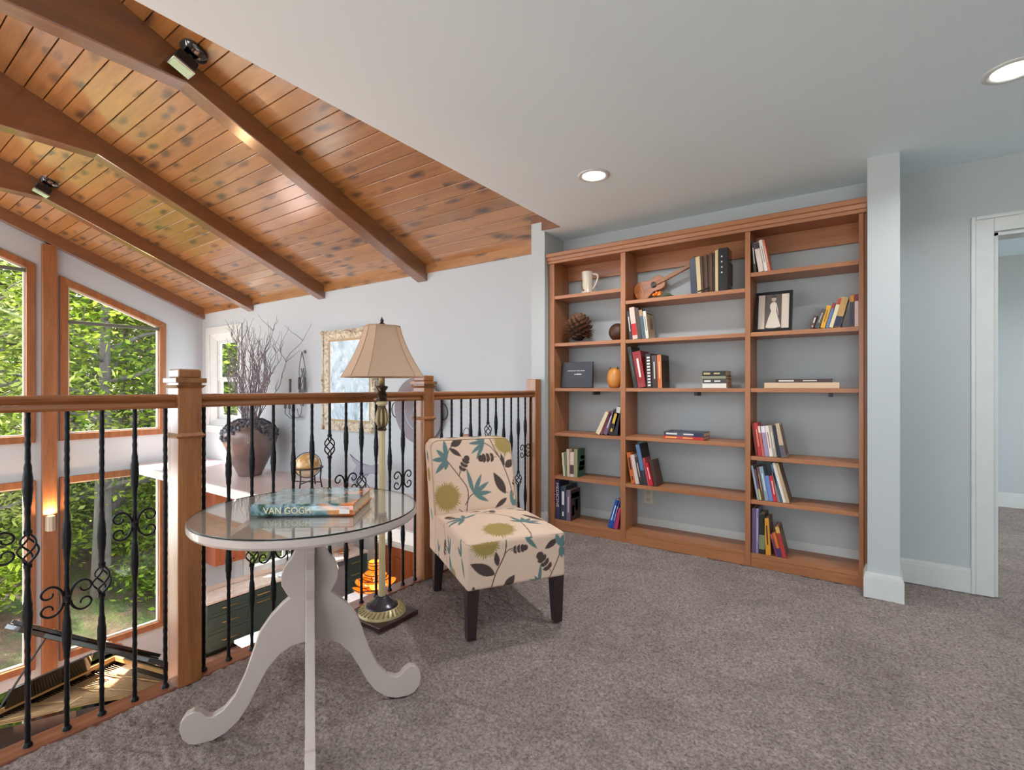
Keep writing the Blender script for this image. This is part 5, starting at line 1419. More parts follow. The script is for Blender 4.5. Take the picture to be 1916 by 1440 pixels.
# globe -----------------------------------------------------------------------------
gp = at(575, 912, Z=0)
gx, gy = gp.x, 3.36
gl = thing('globe', 'antique ivory globe in a dark four legged stand on the ledge', 'globe', (gx, gy, 0), world=False)
t = NT('globe_map'); v = t.coords(); nz = t.noise(v, 9, 4, .6)
t.set(Base_Color=t.ramp(nz.outputs[0], [(.45, srgb(226, 208, 176)), (.52, srgb(206, 160, 96)), (.7, srgb(190, 132, 70))]), Roughness=.35)
MB().ball((0, 0, .262), .138, 32, 20).build('sphere', t.m, gl, True)
M_STAND = plain((48, 38, 36), .4)
ring = [(.165 * math.cos(a), .165 * math.sin(a), .235) for a in np.linspace(0, 2 * math.pi, 40)[:-1]]
MB().tube(ring, .010, 8, closed=True).build('horizon_ring', M_STAND, gl, True)
mer = [(.148 * math.cos(a) * .6, .148 * math.cos(a) * .8, .262 + .148 * math.sin(a)) for a in np.linspace(0, 2 * math.pi, 40)[:-1]]
MB().tube(mer, .005, 6, closed=True).build('meridian', M_STAND, gl, True)
for k in range(4):
    a = k * math.pi / 2 + .5
    MB().tube([(.165 * math.cos(a), .165 * math.sin(a), .235), (.155 * math.cos(a), .155 * math.sin(a), .12), (.175 * math.cos(a), .175 * math.sin(a), .008)], [.011, .008, .009], 8).build('leg', M_STAND, gl, True)
MB().tube([(.16 * math.cos(.5), .16 * math.sin(.5), .07), (-.16 * math.cos(.5), -.16 * math.sin(.5), .07)], .007, 6).build('stretcher', M_STAND, gl)
MB().tube([(-.16 * math.sin(.5), .16 * math.cos(.5), .07), (.16 * math.sin(.5), -.16 * math.cos(.5), .07)], .007, 6).build('stretcher', M_STAND, gl)
# metal fish sculpture ----------------------------------------------------------------
fs_ = thing('fish_sculpture', 'grey metal fish sculpture with raised tail on the ledge', 'sculpture', (-4.32, 3.46, 0), world=False)
M_PEW = plain((132, 130, 144), .45, .2)
pt = [(-.33, .43), (-.24, .38), (-.12, .345), (.02, .33), (.14, .36), (.20, .33), (.16, .26), (.06, .25), (-.04, .235), (-.16, .16), (-.23, .10), (-.29, .13), (-.29, .2), (-.25, .27), (-.20, .315), (-.27, .36)]
MB().prism([(a, 0, b) for a, b in pt], (0, .02, 0)).build('body', M_PEW, fs_, bevel=.006)
MB().tube([(-.2, .01, .12), (-.17, .01, .06), (-.18, .01, .004)], .007, 8).build('stem', M_PEW, fs_, True)
MB().lathe([(.09, .002), (.09, .012), (.02, .018)], (-.18, .01, 0), 24).build('base', M_PEW, fs_, True, angle=40)
MB().tube([(.0, .01, .25), (-.06, .01, .2), (-.05, .01, .13), (.02, .01, .08)], .006, 6).build('fin_wire', M_PEW, fs_, True)
# wicker lantern ------------------------------------------------------------------------
wk = thing('wicker_basket', 'tall pinkish wicker basket with wire handle behind the chair', 'basket', (-2.98, 3.50, 0), world=False)
t = NT('wicker'); v = t.coords((1, 1, 1)); wv = t.n('TexWave', Vector=v, Scale=30.0, Distortion=4.0); wv.bands_direction = 'Z'
t.set(Base_Color=t.mix(wv.outputs[1], srgb(150, 106, 84), srgb(216, 172, 146)), Roughness=.8)
MB().lathe([(.16, .002), (.19, .2), (.18, .45), (.15, .6), (.10, .68), (.06, .72), (.03, .735)], (0, 0, 0), 24).build('body', t.bump(wv.outputs[1], .6, .01).m, wk, True)
MB().tube([(.04 * math.cos(a), 0, .735 + .06 * math.sin(a)) for a in np.linspace(0, math.pi, 14)], .003, 6).build('handle', M_STAND, wk, True)
# wall candelabra -------------------------------------------------------------------
cx_ = at(570, 700, Y=WB).x
cd = thing('wall_candelabra', 'wrought iron wall candelabra with dark candles beside the painting', 'candle holder', (cx_, WB, .77))
M_IR2 = plain((120, 118, 118), .5, .4)
yw = WB - .05
MB().lathe([(.02, 0), (.02, .02)], (0, 0, 0), 12, ax='Y').xf(Matrix.Translation((cx_ + .02, WB - .02, 1.64))).build('hook_plate', M_IR2, cd)
MB().tube([(cx_ + .02, yw, 1.64), (cx_ - .03, yw, 1.5), (cx_ - .05, yw, 1.38), (cx_ - .02, yw, 1.2), (cx_, yw, .95)], .006, 6).build('loop', M_IR2, cd, True)
MB().tube([(cx_ + .02, yw, 1.64), (cx_ + .07, yw, 1.5), (cx_ + .1, yw, 1.38), (cx_ + .05, yw, 1.2), (cx_ + .02, yw, .95)], .006, 6).build('loop', M_IR2, cd, True)
m = MB()
for k in range(3):
    m.tube([(cx_ + .02 + .02 * math.sin(u * 7 + k * 2), yw + .015 * math.cos(u * 6 + k), .92 + .5 * u) for u in np.linspace(0, 1, 16)], .007, 5)
m.build('twisted_stem', M_IR2, cd, True)
for (dx_, zc, zb) in ((-.21, 1.28, 1.10), (.0, 1.30, 1.14), (-.33, 1.02, .88), (-.23, 1.02, .88), (.12, 1.30, 1.14)):
    MB().tube([(cx_ + .02, yw, zb - .1), (cx_ + dx_ * .6, yw - .03, zb - .13), (cx_ + dx_, yw - .03, zb - .07), (cx_ + dx_, yw - .03, zb)], .006, 6).build('arm', M_IR2, cd, True)
    MB().lathe([(.016, zb), (.017, zb + .01), (.016, zc)], (cx_ + dx_, yw - .03, 0), 10).build('candle', plain((92, 90, 92), .6), cd, True, angle=40)
MB().tube([(cx_ - .09 + .1 * u + .0, yw, .78 + .1 * (2 * u - 1) ** 2) for u in np.linspace(0, 1.6, 14)], .006, 6).build('foot_scroll', M_IR2, cd, True)
# painting ----------------------------------------------------------------------------
X0_, X1_, Z0_, Z1_ = -5.605, -4.588, .638, 1.873
pa = thing('painting', 'pale blue painting in an ornate weathered gilt frame', 'painting', ((X0_ + X1_) / 2, WB, Z0_))
t = NT('gilt_frame'); v = t.coords(); nz = t.noise(v, 24, 4, .65)
t.set(Base_Color=t.ramp(nz.outputs[0], [(.35, srgb(134, 110, 88)), (.5, srgb(196, 184, 160)), (.7, srgb(222, 214, 196))]), Roughness=.5, Metallic=.1)
M_GILT = t.bump(nz.outputs[0], .5, .01).m
W4 = lambda i, y: [(X0_ + i, y, Z0_ + i), (X1_ - i, y, Z0_ + i), (X1_ - i, y, Z1_ - i), (X0_ + i, y, Z1_ - i)]
def fr_side(k, i0, y0, i1, y1, nm, mat):
    a, b, c, d_ = W4(i0, y0), W4(i1, y1), W4(i0, WB), W4(i1, WB)
    k2 = (k + 1) % 4
    MB().add([a[k], a[k2], b[k2], b[k], c[k], c[k2], d_[k2], d_[k]], [(0, 1, 2, 3), (7, 6, 5, 4), (0, 4, 5, 1), (1, 5, 6, 2), (2, 6, 7, 3), (3, 7, 4, 0)]).build(nm, mat, pa)
for k in range(4):
    fr_side(k, 0, WB - .06, .05, WB - .075, 'frame_outer', M_GILT)
    fr_side(k, .05, WB - .065, .11, WB - .035, 'frame_inner', M_GILT)
    fr_side(k, .11, WB - .04, .135, WB - .03, 'liner', plain((176, 150, 112), .5))
    a = W4(.03, WB - .07)
    p = (Vector(a[k]) + Vector(a[(k + 1) % 4])) / 2
    m = MB()
    for j in range(5): m.ball(p + (Vector(a[(k + 1) % 4]) - Vector(a[k])).normalized() * (j - 2) * .035, .022 - .004 * abs(j - 2), 10, 6)
    m.build('ornament', M_GILT, pa, True)
    c_ = Vector(a[k]); MB().ball(c_, .035, 12, 8).build('corner_ornament', M_GILT, pa, True)
t = NT('painting_canvas'); v = t.coords((3.2, 3.2, 2.6)); n1 = t.noise(v, 1.3, 5, .6, 1.5); n2 = t.noise(v, 3.4, 4, .6, .8)
c = t.ramp(n1.outputs[0], [(.3, srgb(120, 140, 150)), (.45, srgb(168, 190, 202)), (.58, srgb(196, 212, 222)), (.7, srgb(228, 232, 232))])
c = t.mix(t.ramp(n2.outputs[0], [(.58, (0, 0, 0)), (.66, (1, 1, 1))]), c, srgb(232, 226, 220))
c = t.mix(t.ramp(n2.outputs[0], [(.30, (1, 1, 1)), (.37, (0, 0, 0))]), c, srgb(128, 140, 132))
t.set(Base_Color=c, Roughness=.3)
MB().add(W4(.13, WB - .03), [(0, 1, 2, 3)]).build('canvas', t.m, pa)
# round platter ---------------------------------------------------------------------------
pl = thing('wall_platter', 'large round pewter platter with etched flowers hung on the white wall', 'platter', (-3.885, WB, .92), world=False)
M_PEW2 = plain((116, 106, 110), .4, .25)
T = Matrix.Rotation(R(4), 4, 'X')
MB().lathe([(.0005, -.02), (.355, -.055), (.36, -.06), (.355, -.066), (.23, -.045), (.222, -.04)], (0, 0, 0), 64, ax='Y', caps=False).xf(T).build('rim', M_PEW2, pl, True, angle=40)
MB().lathe([(.225, -.043), (.2, -.03), (.0005, -.03)], (0, 0, 0), 64, ax='Y', caps=False).xf(T).build('well', plain((206, 214, 224), .35, .3), pl, True)
m = MB()
for (fx, fz, fr_) in ((-.03, .07, .06), (.06, .0, .05), (-.08, -.06, .05), (.03, -.11, .04)):
    for q in range(3): m.tube([(fx + fr_ * (1 - .3 * q) * math.cos(a), -.033, fz + fr_ * (1 - .3 * q) * math.sin(a)) for a in np.linspace(0, 2 * math.pi, 20)[:-1]], .003, 4, closed=True)
m.tube([(-.1, -.033, -.16), (.0, -.033, -.05), (.12, -.033, .13)], .003, 4)
m.xf(T).build('etching', plain((150, 156, 168), .4, .3), pl, True)
for s in (-1, 1):
    MB().tube([(s * (.35 + .07 * math.sin(a)), -.05, .085 * math.cos(a)) for a in np.linspace(0, math.pi, 14)], .006, 6).xf(T).build('handle', M_BLACK, pl, True)
# wall sconce on the post -----------------------------------------------------------------
sc = thing('wall_sconce', 'brushed metal uplight sconce glowing on the wooden post', 'sconce', (G + .09, 1.888, -.76))
X_ = G + .09
MB().prism([(X_, 1.835, -.76), (X_ + .08, 1.85, -.76), (X_ + .1, 1.888, -.76), (X_ + .08, 1.926, -.76), (X_, 1.941, -.76)], (0, 0, .2)).build('shade', plain((196, 184, 160), .35, .6), sc, bevel=.003)
MB().box(X_ + .01, X_ + .075, 1.86, 1.916, -.559, -.556).build('lamp', emit((255, 190, 110), 6, 'sconce_glow'), sc)
ld = bpy.data.lights.new('sconce_light', 'AREA'); ld.shape = 'DISK'; ld.size = .07; ld.energy = 9; ld.color = (1, .62, .3)
lo = bpy.data.objects.new('sconce_light', ld); lo.location = (.05, 0, .215); lo.rotation_euler = (R(180), 0, 0); COL.objects.link(lo); lo.parent = sc

# grand piano -----------------------------------------------------------------------------
PTH = R(15)
pn = thing('grand_piano', 'black grand piano with raised lid below the gable windows', 'piano', (-8.0, 2.2, FL), PTH, world=False)
# local: x = towards the tail, y negative = treble side; hinge line y = 0
side = [(0, 1.46), (.45, 1.46), (.62, 1.42), (.8, 1.27), (.95, 1.08), (1.1, .90), (1.25, .76), (1.38, .66), (1.5, .55), (1.57, .40), (1.6, .22), (1.58, .08), (1.52, 0)]
outer = [(x, -y) for x, y in side] + [(0, 0)]
def inset_pt(p, d_): return (p[0] + (-.0 if p[0] < .1 else -d_ if p[0] > 1.3 else -d_ * .4), p[1] + (d_ if p[1] < -.3 else -d_))
inner = [(max(.3, x - .05), min(-.045, -y + .045) if y > .1 else -.045) for x, y in side] + [(.3, -.045)]
zt, zb_ = 1.0, .68
MB().ring([(x, y, zb_) for x, y in outer], [(x, y, zb_) for x, y in inner], (0, 0, zt - zb_)).build('rim', M_GLOSSBLK, pn)
MB().prism([(x, y, zb_ + .16) for x, y in inner], (0, 0, .02)).build('soundboard', plain((196, 150, 106), .4, coat=.4), pn)
inn2 = [(max(.34, x - .02), y + (.02 if y < -.3 else 0)) for x, y in inner]
MB().ring([(x, y, zb_ + .26) for x, y in inner], [(x + (-.02 if x > .5 else .02), y + (.025 if y < -.3 else -.02), zb_ + .26) for x, y in inner], (0, 0, .05)).build('inner_rim', plain((206, 158, 98), .4), pn)
M_PLATE = plain((188, 150, 96), .35, .5)
for k in range(4):
    a = .35; b = 1.35 - .2 * k
    MB().tube([(a, -.25 - .33 * k, zb_ + .22), (b, -.12 - .22 * k, zb_ + .22)], .014, 8).build('plate_strut', M_PLATE, pn, True)
m = MB()
for k in range(44):
    yk = -.1 - 1.25 * k / 43
    m.tube([(.36, yk, zb_ + .235), (1.42 - .78 * (k / 43) ** .9, yk * .72 - .06, zb_ + .235)], .0016, 3)
m.build('strings', plain((200, 170, 130), .3, .8), pn, kind='stuff')
MB().box(-.02, .30, -1.46, 0, zb_ - .06, zb_ + .02).build('key_bed', M_GLOSSBLK, pn, bevel=.006)
MB().box(.20, .30, -1.42, -.04, zb_ + .02, zt).build('fallboard', M_GLOSSBLK, pn, bevel=.006)
for s0, s1 in ((-1.46, -1.38), (-.08, 0)): MB().box(-.02, .3, s0, s1, zb_ + .02, zb_ + .2).build('key_block', M_GLOSSBLK, pn, bevel=.006)
wk_ = None
for k in range(52):
    o = MB().box(.03, .19, -1.375 + 1.29 * k / 52, -1.375 + 1.29 * (k + .94) / 52, zb_ + .02, zb_ + .045)
    o.build('white_key', plain((236, 232, 224), .3), pn)
for k in range(52):
    if k % 7 in (0, 1, 3, 4, 5) and k < 51:
        yk = -1.375 + 1.29 * (k + .97) / 52
        MB().box(.095, .19, yk - .006, yk + .006, zb_ + .045, zb_ + .057).build('black_key', M_BLACK, pn)
MB().box(.31, .34, -1.12, -.34, zt - .02, zt + .20).xf(Matrix.Translation((.3, 0, zt)) @ Matrix.Rotation(R(18), 4, 'Y') @ Matrix.Translation((-.3, 0, -zt))).build('music_desk', M_GLOSSBLK, pn, bevel=.004)
PH = R(36)
LM = Matrix.Translation((0, 0, zt + .015)) @ Matrix.Rotation(-PH, 4, 'X') @ Matrix.Translation((0, 0, 0))
lid = [(max(.42, x + .015), -y - .015) for x, y in side[1:]] + [(.42, .0)]
MB().prism([(x, y, 0) for x, y in lid], (0, 0, .05)).xf(LM).build('lid', M_GLOSSBLK, pn, bevel=.006)
fl_ = [(.42, -1.46), (.42, 0), (1.0, 0), (1.0, -1.0), (.8, -1.28), (.62, -1.43)]
MB().prism([(x * .98 + .02, y * .98, .051) for x, y in fl_], (0, 0, .04)).xf(LM).build('front_lid', M_GLOSSBLK, pn, bevel=.006)
MB().tube([(.52, -1.36, zt - .05), tuple(LM @ Vector((.60, -1.12, 0)))], .011, 8).build('prop_stick', M_BLACK, pn)
MB().tube([(.8, -1.12, zt - .12), (.92, -.75, zt + .02)], .011, 8).build('short_prop', plain((206, 170, 120), .4), pn)
for x, y in ((.15, -1.3), (.15, -.16), (1.36, -.3)):
    MB().lathe([(.065, zb_), (.07, zb_ - .06), (.05, .3), (.035, .08), (.04, .06)], (x, y, 0), 12).build('leg', M_GLOSSBLK, pn, True, angle=40)
    MB().ball((x, y, .035), .033, 12, 8).build('caster', M_BRASS, pn, True)

# ================================================================== KITCHEN UNDER THE LEDGE
M_GREEN = plain((60, 78, 72), .45, name='dark_green_cabinet_paint')
M_STEEL = plain((176, 182, 190), .3, .7)
M_TEALG = M_GREEN
KX = -8.6
def bar_handle(par, y0, y1, z):
    MB().tube([(KX + .022, y0, z), (KX + .05, y0 + .012, z), (KX + .05, y1 - .012, z), (KX + .022, y1, z)], .007, 8).build('handle', M_BRASS, par, True)
def shaker(par, nm, y0, y1, z0, z1, mat, hz=None, vert=None, x=KX):
    f = MB().box(x, x + .018, y0 + .003, y1 - .003, z0 + .003, z1 - .003).build(nm, mat, par, bevel=.002)
    P_ = lambda i, xx: [(xx, y0 + i, z0 + i), (xx, y1 - i, z0 + i), (xx, y1 - i, z1 - i), (xx, y0 + i, z1 - i)]
    MB().ring(P_(.004, x + .018), P_(.055, x + .018), (.008, 0, 0)).build('raised_border', mat, f)
    if hz is not None: bar_handle(f, (y0 + y1) / 2 - .13, (y0 + y1) / 2 + .13, hz)
    if vert is not None: MB().tube([(x + .022, vert, z1 - .24), (x + .05, vert, z1 - .23), (x + .05, vert, z1 - .1), (x + .022, vert, z1 - .09)], .007, 8).build('handle', M_BRASS, f, True)
def base_cab(y0, y1, spec, lab, mat=M_GREEN):
    o = thing('base_cabinet', lab, 'cabinet', (-8.8, (y0 + y1) / 2, FL), group='base cabinets along the sink wall')
    box('body', mat, G + .012, KX, y0 + .001, y1 - .001, FL + .1, -2.335, o)
    box('toe_kick', M_BLACK, G + .012, KX - .06, y0 + .001, y1 - .001, FL, FL + .1, o)
    for s in spec:
        if s[0] == 'd': shaker(o, 'drawer', y0, y1, s[1], s[2], mat, hz=s[3])
        else: shaker(o, 'door', s[3], s[4], s[1], s[2], mat, vert=s[5])
    return o
base_cab(3.69, 4.40, [('d', -2.56, -2.345, -2.445), ('d', -2.83, -2.56, -2.68), ('d', -3.1, -2.83, -2.97)], 'dark green three drawer base cabinet with brass pulls below the cherry wall cabinet')
base_cab(4.40, 4.84, [('d', -2.5, -2.345, -2.43), ('d', -3.1, -2.5, -2.56)], 'narrow dark green cabinet with two brass pulls beside the sink')
base_cab(4.84, 5.93, [('p', -3.1, -2.345, 4.84, 5.385, 5.33), ('p', -3.1, -2.345, 5.385, 5.93, 5.44)], 'dark green sink base cabinet with two doors')
dw = thing('dishwasher', 'stainless steel dishwasher between green cabinets', 'dishwasher', (-8.8, 6.1, FL))
box('tub', plain((60, 62, 66), .5), G + .012, KX, 5.935, 6.285, FL + .1, -2.335, dw); box('door', M_STEEL, KX, KX + .03, 5.94, 6.28, FL + .12, -2.43, dw, .004)
box('control_panel', plain((120, 126, 134), .3, .6), KX, KX + .03, 5.94, 6.28, -2.425, -2.34, dw, .003); box('toe_kick', M_BLACK, G + .012, KX - .06, 5.94, 6.28, FL, FL + .1, dw)
base_cab(6.29, 6.84, [('d', -2.56, -2.345, -2.45), ('d', -2.83, -2.56, -2.69), ('d', -3.1, -2.83, -2.96)], 'green drawer cabinet next to the dishwasher')
t = NT('worktop_stone'); v = t.coords(); nz = t.noise(v, 7, 5, .65, .8)
t.set(Base_Color=t.ramp(nz.outputs[0], [(.4, srgb(232, 214, 202)), (.62, srgb(212, 190, 178))]), Roughness=.2)
ct = thing('kitchen_worktop', 'pale stone worktop running along the sink wall', 'worktop', (-8.82, 5.2, -2.335))
box('slab', t.m, G + .006, KX + .035, 3.68, 6.86, -2.33, -2.29, ct, .004)
box('backsplash', plain((224, 202, 186), .35), G + .001, G + .008, 3.84, 6.86, -2.285, -2.2, ct)
sk = thing('sink', 'stainless steel sink set in the worktop under the window', 'sink', (-8.8, 5.3, -2.29))
P_ = lambda i, z: [(-8.98 + i, 4.95 + i, z), (-8.66 - i, 4.95 + i, z), (-8.66 - i, 5.68 - i, z), (-8.98 + i, 5.68 - i, z)]
MB().ring(P_(0, -2.289), P_(.03, -2.289), (0, 0, .006)).build('rim', M_STEEL, sk); MB().add(P_(.03, -2.2885), [(0, 1, 2, 3)]).build('basin', plain((150, 152, 158), .35, .5), sk)
fc = thing('faucet', 'dark gooseneck faucet at the sink window', 'faucet', (-9.0, 5.3, -2.29))
MB().tube([(-9.0, 5.3, -2.288), (-9.0, 5.3, -2.0), (-8.98, 5.3, -1.95), (-8.93, 5.3, -1.93), (-8.87, 5.3, -1.95), (-8.85, 5.3, -2.02)], .014, 10).build('spout', M_BLACK, fc, True)
MB().tube([(-9.0, 5.36, -2.285), (-9.0, 5.36, -2.2), (-8.95, 5.42, -2.18)], .011, 8).build('lever', M_BLACK, fc, True)
kt = thing('copper_kettle', 'copper kettle on the worktop beside the sink window', 'kettle', (-8.86, 5.95, -2.289), world=False)
MB().lathe([(.0005, 0), (.08, 0), (.1, .03), (.095, .08), (.06, .12), (.03, .135), (.0005, .145)], (0, 0, 0), 24, caps=False).build('body', plain((206, 130, 84), .25, .8), kt, True)
MB().tube([(.08 * math.cos(a), 0, .12 + .07 * math.sin(a)) for a in np.linspace(.1, math.pi - .1, 12)], .006, 6).build('handle', M_BLACK, kt, True)
MB().tube([(.08, 0, .05), (.13, 0, .09), (.15, 0, .12)], [.018, .012, .009], 8).build('spout', plain((206, 130, 84), .25, .8), kt, True)
bwl = thing('copper_bowl', 'shallow copper bowl on the worktop above the dishwasher', 'bowl', (-8.84, 6.45, -2.289), world=False)
MB().lathe([(.0005, 0), (.05, 0), (.09, .02), (.13, .06), (.125, .06), (.085, .025), (.0005, .012)], (0, 0, 0), 28, caps=False).build('bowl', plain((222, 150, 100), .3, .7), bwl, True)
def wall_cab(y0, y1, z0, z1, doors, lab):
    o = thing('wall_cabinet', lab, 'cabinet', (-8.9, (y0 + y1) / 2, z0))
    box('body', M_CHERRY, G + .002, -8.72, y0, y1, z0, z1, o)
    for a, b, kn in doors:
        f = MB().box(-8.72, -8.70, a + .003, b - .003, z0 + .004, z1 - .004).build('door', M_CHERRY, o, bevel=.002)
        P4 = lambda i, xx: [(xx, a + i, z0 + i), (xx, b - i, z0 + i), (xx, b - i, z1 - i), (xx, a + i, z1 - i)]
        MB().ring(P4(.005, -8.70), P4(.06, -8.70), (.01, 0, 0)).build('raised_border', M_CHERRY, f)
        MB().ball((-8.675, kn, z0 + .07), .014, 10, 8).build('knob', plain((70, 44, 34), .4), f, True)
wall_cab(3.86, 4.36, -1.785, -.125, [(3.86, 4.11, 4.07), (4.11, 4.36, 4.15)], 'cherry wall cabinet between the ledge and the green drawers')
wall_cab(6.2, 6.9, -1.785, -.125, [(6.2, 6.55, 6.5), (6.55, 6.9, 6.6)], 'cherry wall cabinet above the dishwasher')
# cherry cabinets on the end wall
ec = thing('end_cabinet', 'cherry base cabinet with white top on the kitchen end wall', 'cabinet', (-8.2, 7.7, FL))
box('body', M_CHERRY, -8.98, -7.3, 7.45, 7.99, FL + .08, -2.34, ec)
box('top', plain((236, 230, 222), .3), -9.0, -7.28, 7.42, 7.99, -2.34, -2.28, ec, .004)
for k in range(3):
    a = -8.97 + .55 * k
    dr = box('drawer', M_CHERRY, a + .004, a + .546, 7.43, 7.45, -2.55, -2.35, ec, .003)
    MB().ball((a + .275, 7.418, -2.45), .014, 10, 8).build('knob', M_BRASS, dr, True)
    for j in range(2):
        b0 = a + .275 * j
        f = box('door', M_CHERRY, b0 + .004, b0 + .271, 7.43, 7.45, FL + .1, -2.56, ec, .003)
        MB().ring([(b0 + .01, 7.43, FL + .106), (b0 + .265, 7.43, FL + .106), (b0 + .265, 7.43, -2.566), (b0 + .01, 7.43, -2.566)], [(b0 + .06, 7.43, FL + .16), (b0 + .215, 7.43, FL + .16), (b0 + .215, 7.43, -2.62), (b0 + .06, 7.43, -2.62)], (0, -.008, 0)).build('raised_border', M_CHERRY, f)
# island
t = NT('island_marble'); v = t.coords(); nz = t.noise(v, 3, 6, .7, 2.0)
t.set(Base_Color=t.ramp(nz.outputs[0], [(.42, srgb(236, 234, 236)), (.5, srgb(206, 206, 214)), (.56, srgb(240, 238, 240))]), Roughness=.15)
isl = thing('kitchen_island', 'kitchen island with white veined marble top', 'island', (-6.3, 4.6, FL))
box('body', M_GREEN, -6.9, -5.8, 3.46, 5.6, FL + .08, -2.33, isl); box('toe_kick', M_BLACK, -6.85, -5.85, 3.52, 5.55, FL, FL + .08, isl)
box('marble_top', t.m, -7.02, -5.7, 3.36, 5.7, -2.33, -2.29, isl, .004)
for k in range(3): MB().box(-6.915, -6.9, 3.5 + .7 * k, 4.16 + .7 * k, FL + .12, -2.38).build('door', M_GREEN, isl, bevel=.003)
# amber glass pendant
PX_, PY_ = -6.0, 4.92
pd = thing('amber_pendant', 'tiered amber glass pendant lamp glowing over the kitchen island', 'pendant lamp', (PX_, PY_, -1.95), world=False)
M_AMB = NT('amber_glass'); M_AMB.set(Base_Color=srgb(236, 120, 30), Roughness=.2, Emission_Color=srgb(255, 122, 20), Emission_Strength=.8); M_AMB = M_AMB.m
M_AMB2 = emit((255, 190, 60), 2.5, 'amber_core')
M_WIRE = plain((60, 32, 24), .4, .4)
def saucer(x, y, z, r, par_name='glass_saucer', tilt=0, ta=0):
    M = Matrix.Translation((x, y, z)) @ Matrix.Rotation(ta, 4, 'Z') @ Matrix.Rotation(tilt, 4, 'Y')
    g = MB().lathe([(.0005, -.02), (r * .6, -.016), (r, .02), (r * .97, .024), (r * .6, -.008), (.0005, -.012)], (0, 0, 0), 24, caps=False).xf(M).build(par_name, M_AMB, pd, True)
    MB().tube([(r * math.cos(a), r * math.sin(a), .022) for a in np.linspace(0, 2 * math.pi, 28)[:-1]], .008, 5, closed=True).xf(M).build('wire_rim', M_WIRE, g, True)
for k in range(6):
    a = k * math.pi / 3 + .2
    saucer(.22 * math.cos(a), .22 * math.sin(a), .10 + .02 * (k % 2), .13, tilt=-.35, ta=a)
for k in range(5):
    a = k * 2 * math.pi / 5 + .6
    saucer(.13 * math.cos(a), .13 * math.sin(a), .22, .12, tilt=-.3, ta=a)
saucer(0, 0, .05, .17); saucer(0, 0, .31, .15)
MB().lathe([(.06, .34), (.09, .4), (.095, .46), (.085, .5), (.08, .46), (.055, .345)], (0, 0, 0), 24, caps=False).build('crown', M_AMB, pd, True)
for z in (.4, .46, .5): MB().tube([(.094 * math.cos(a), .094 * math.sin(a), z) for a in np.linspace(0, 2 * math.pi, 24)[:-1]], .007, 5, closed=True).build('wire_rim', M_WIRE, pd, True)
MB().ball((0, 0, .14), .075, 16, 10).build('core_bulb', M_AMB2, pd, True)
MB().tube([(0, 0, .3), (0, 0, 1.82)], .006, 6).build('rod', M_WIRE, pd)
MB().lathe([(.06, 1.834), (.06, 1.815), (.01, 1.8)], (0, 0, 0), 20).build('canopy', M_WIRE, pd, True, angle=40)
pl_d = bpy.data.lights.new('pendant_light', 'POINT'); pl_d.energy = 9; pl_d.color = (1, .6, .28); pl_d.shadow_soft_size = .09
plo = bpy.data.objects.new('pendant_light', pl_d); plo.location = (0, 0, .62); COL.objects.link(plo); plo.parent = pd

# ================================================================== OUTSIDE: WOODED SLOPE
def hill_z(x, y):
    d_ = max(0.0, -11.0 - x)
    q = min(1, max(0, (y + 4) / 5)); d_ *= q * q * (3 - 2 * q)
    return -4.0 + .30 * d_ + .035 * y * min(1, d_ / 4) + .35 * math.sin(x * .55 + y * .3) * min(1, d_ / 5) + .2 * math.sin(y * .9)
t = NT('forest_floor'); v = t.coords(); n1 = t.noise(v, .9, 5, .65); n2 = t.noise(v, 9, 4, .7)
c = t.mix(n2.outputs[0], srgb(66, 50, 38), srgb(122, 98, 80))
c2 = t.mix(n2.outputs[0], srgb(40, 56, 22), srgb(88, 108, 48))
t.set(Base_Color=t.mix(t.ramp(n1.outputs[0], [(.45, (0, 0, 0)), (.58, (1, 1, 1))]), c, c2), Roughness=.95)
M_SOIL = t.bump(n2.outputs[0], 1.0, .1).m
m = MB()
nx, ny = 60, 60
gxs = np.linspace(-48, -9.25, nx); gys = np.linspace(-5, 40, ny)
vv = [(x, y, hill_z(x, y)) for x in gxs for y in gys]
m.add(vv, [(i * ny + j, (i + 1) * ny + j, (i + 1) * ny + j + 1, i * ny + j + 1) for i in range(nx - 1) for j in range(ny - 1)])
o = S(m.build('ground', M_SOIL, None, True))
t = NT('bounce_gravel'); v = t.coords(); nz = t.noise(v, 8, 4)
t.set(Base_Color=t.mix(nz.outputs[0], srgb(176, 172, 164), srgb(204, 200, 192)), Roughness=.95)
S(MB().box(-60, 40, -60, -4.5, -4.6, -4.3).build('ground_bounce', t.m))  # unseen pale ground, added to brighten glossy reflections and window light
S(MB().box(-9.3, 40, -4.5, 40, -4.6, -4.3).build('ground_flat', M_SOIL))

t = NT('bounce_stone'); v = t.coords(); nz = t.noise(v, 4, 4)
t.set(Base_Color=t.mix(nz.outputs[0], srgb(226, 224, 220), srgb(240, 238, 234)), Roughness=.9)
sbox('bounce_terrace', t.m, -12.3, -9.2, -6, 9, -4.35, -3.75)  # unseen pale slab, added to throw sunlight up onto the vault

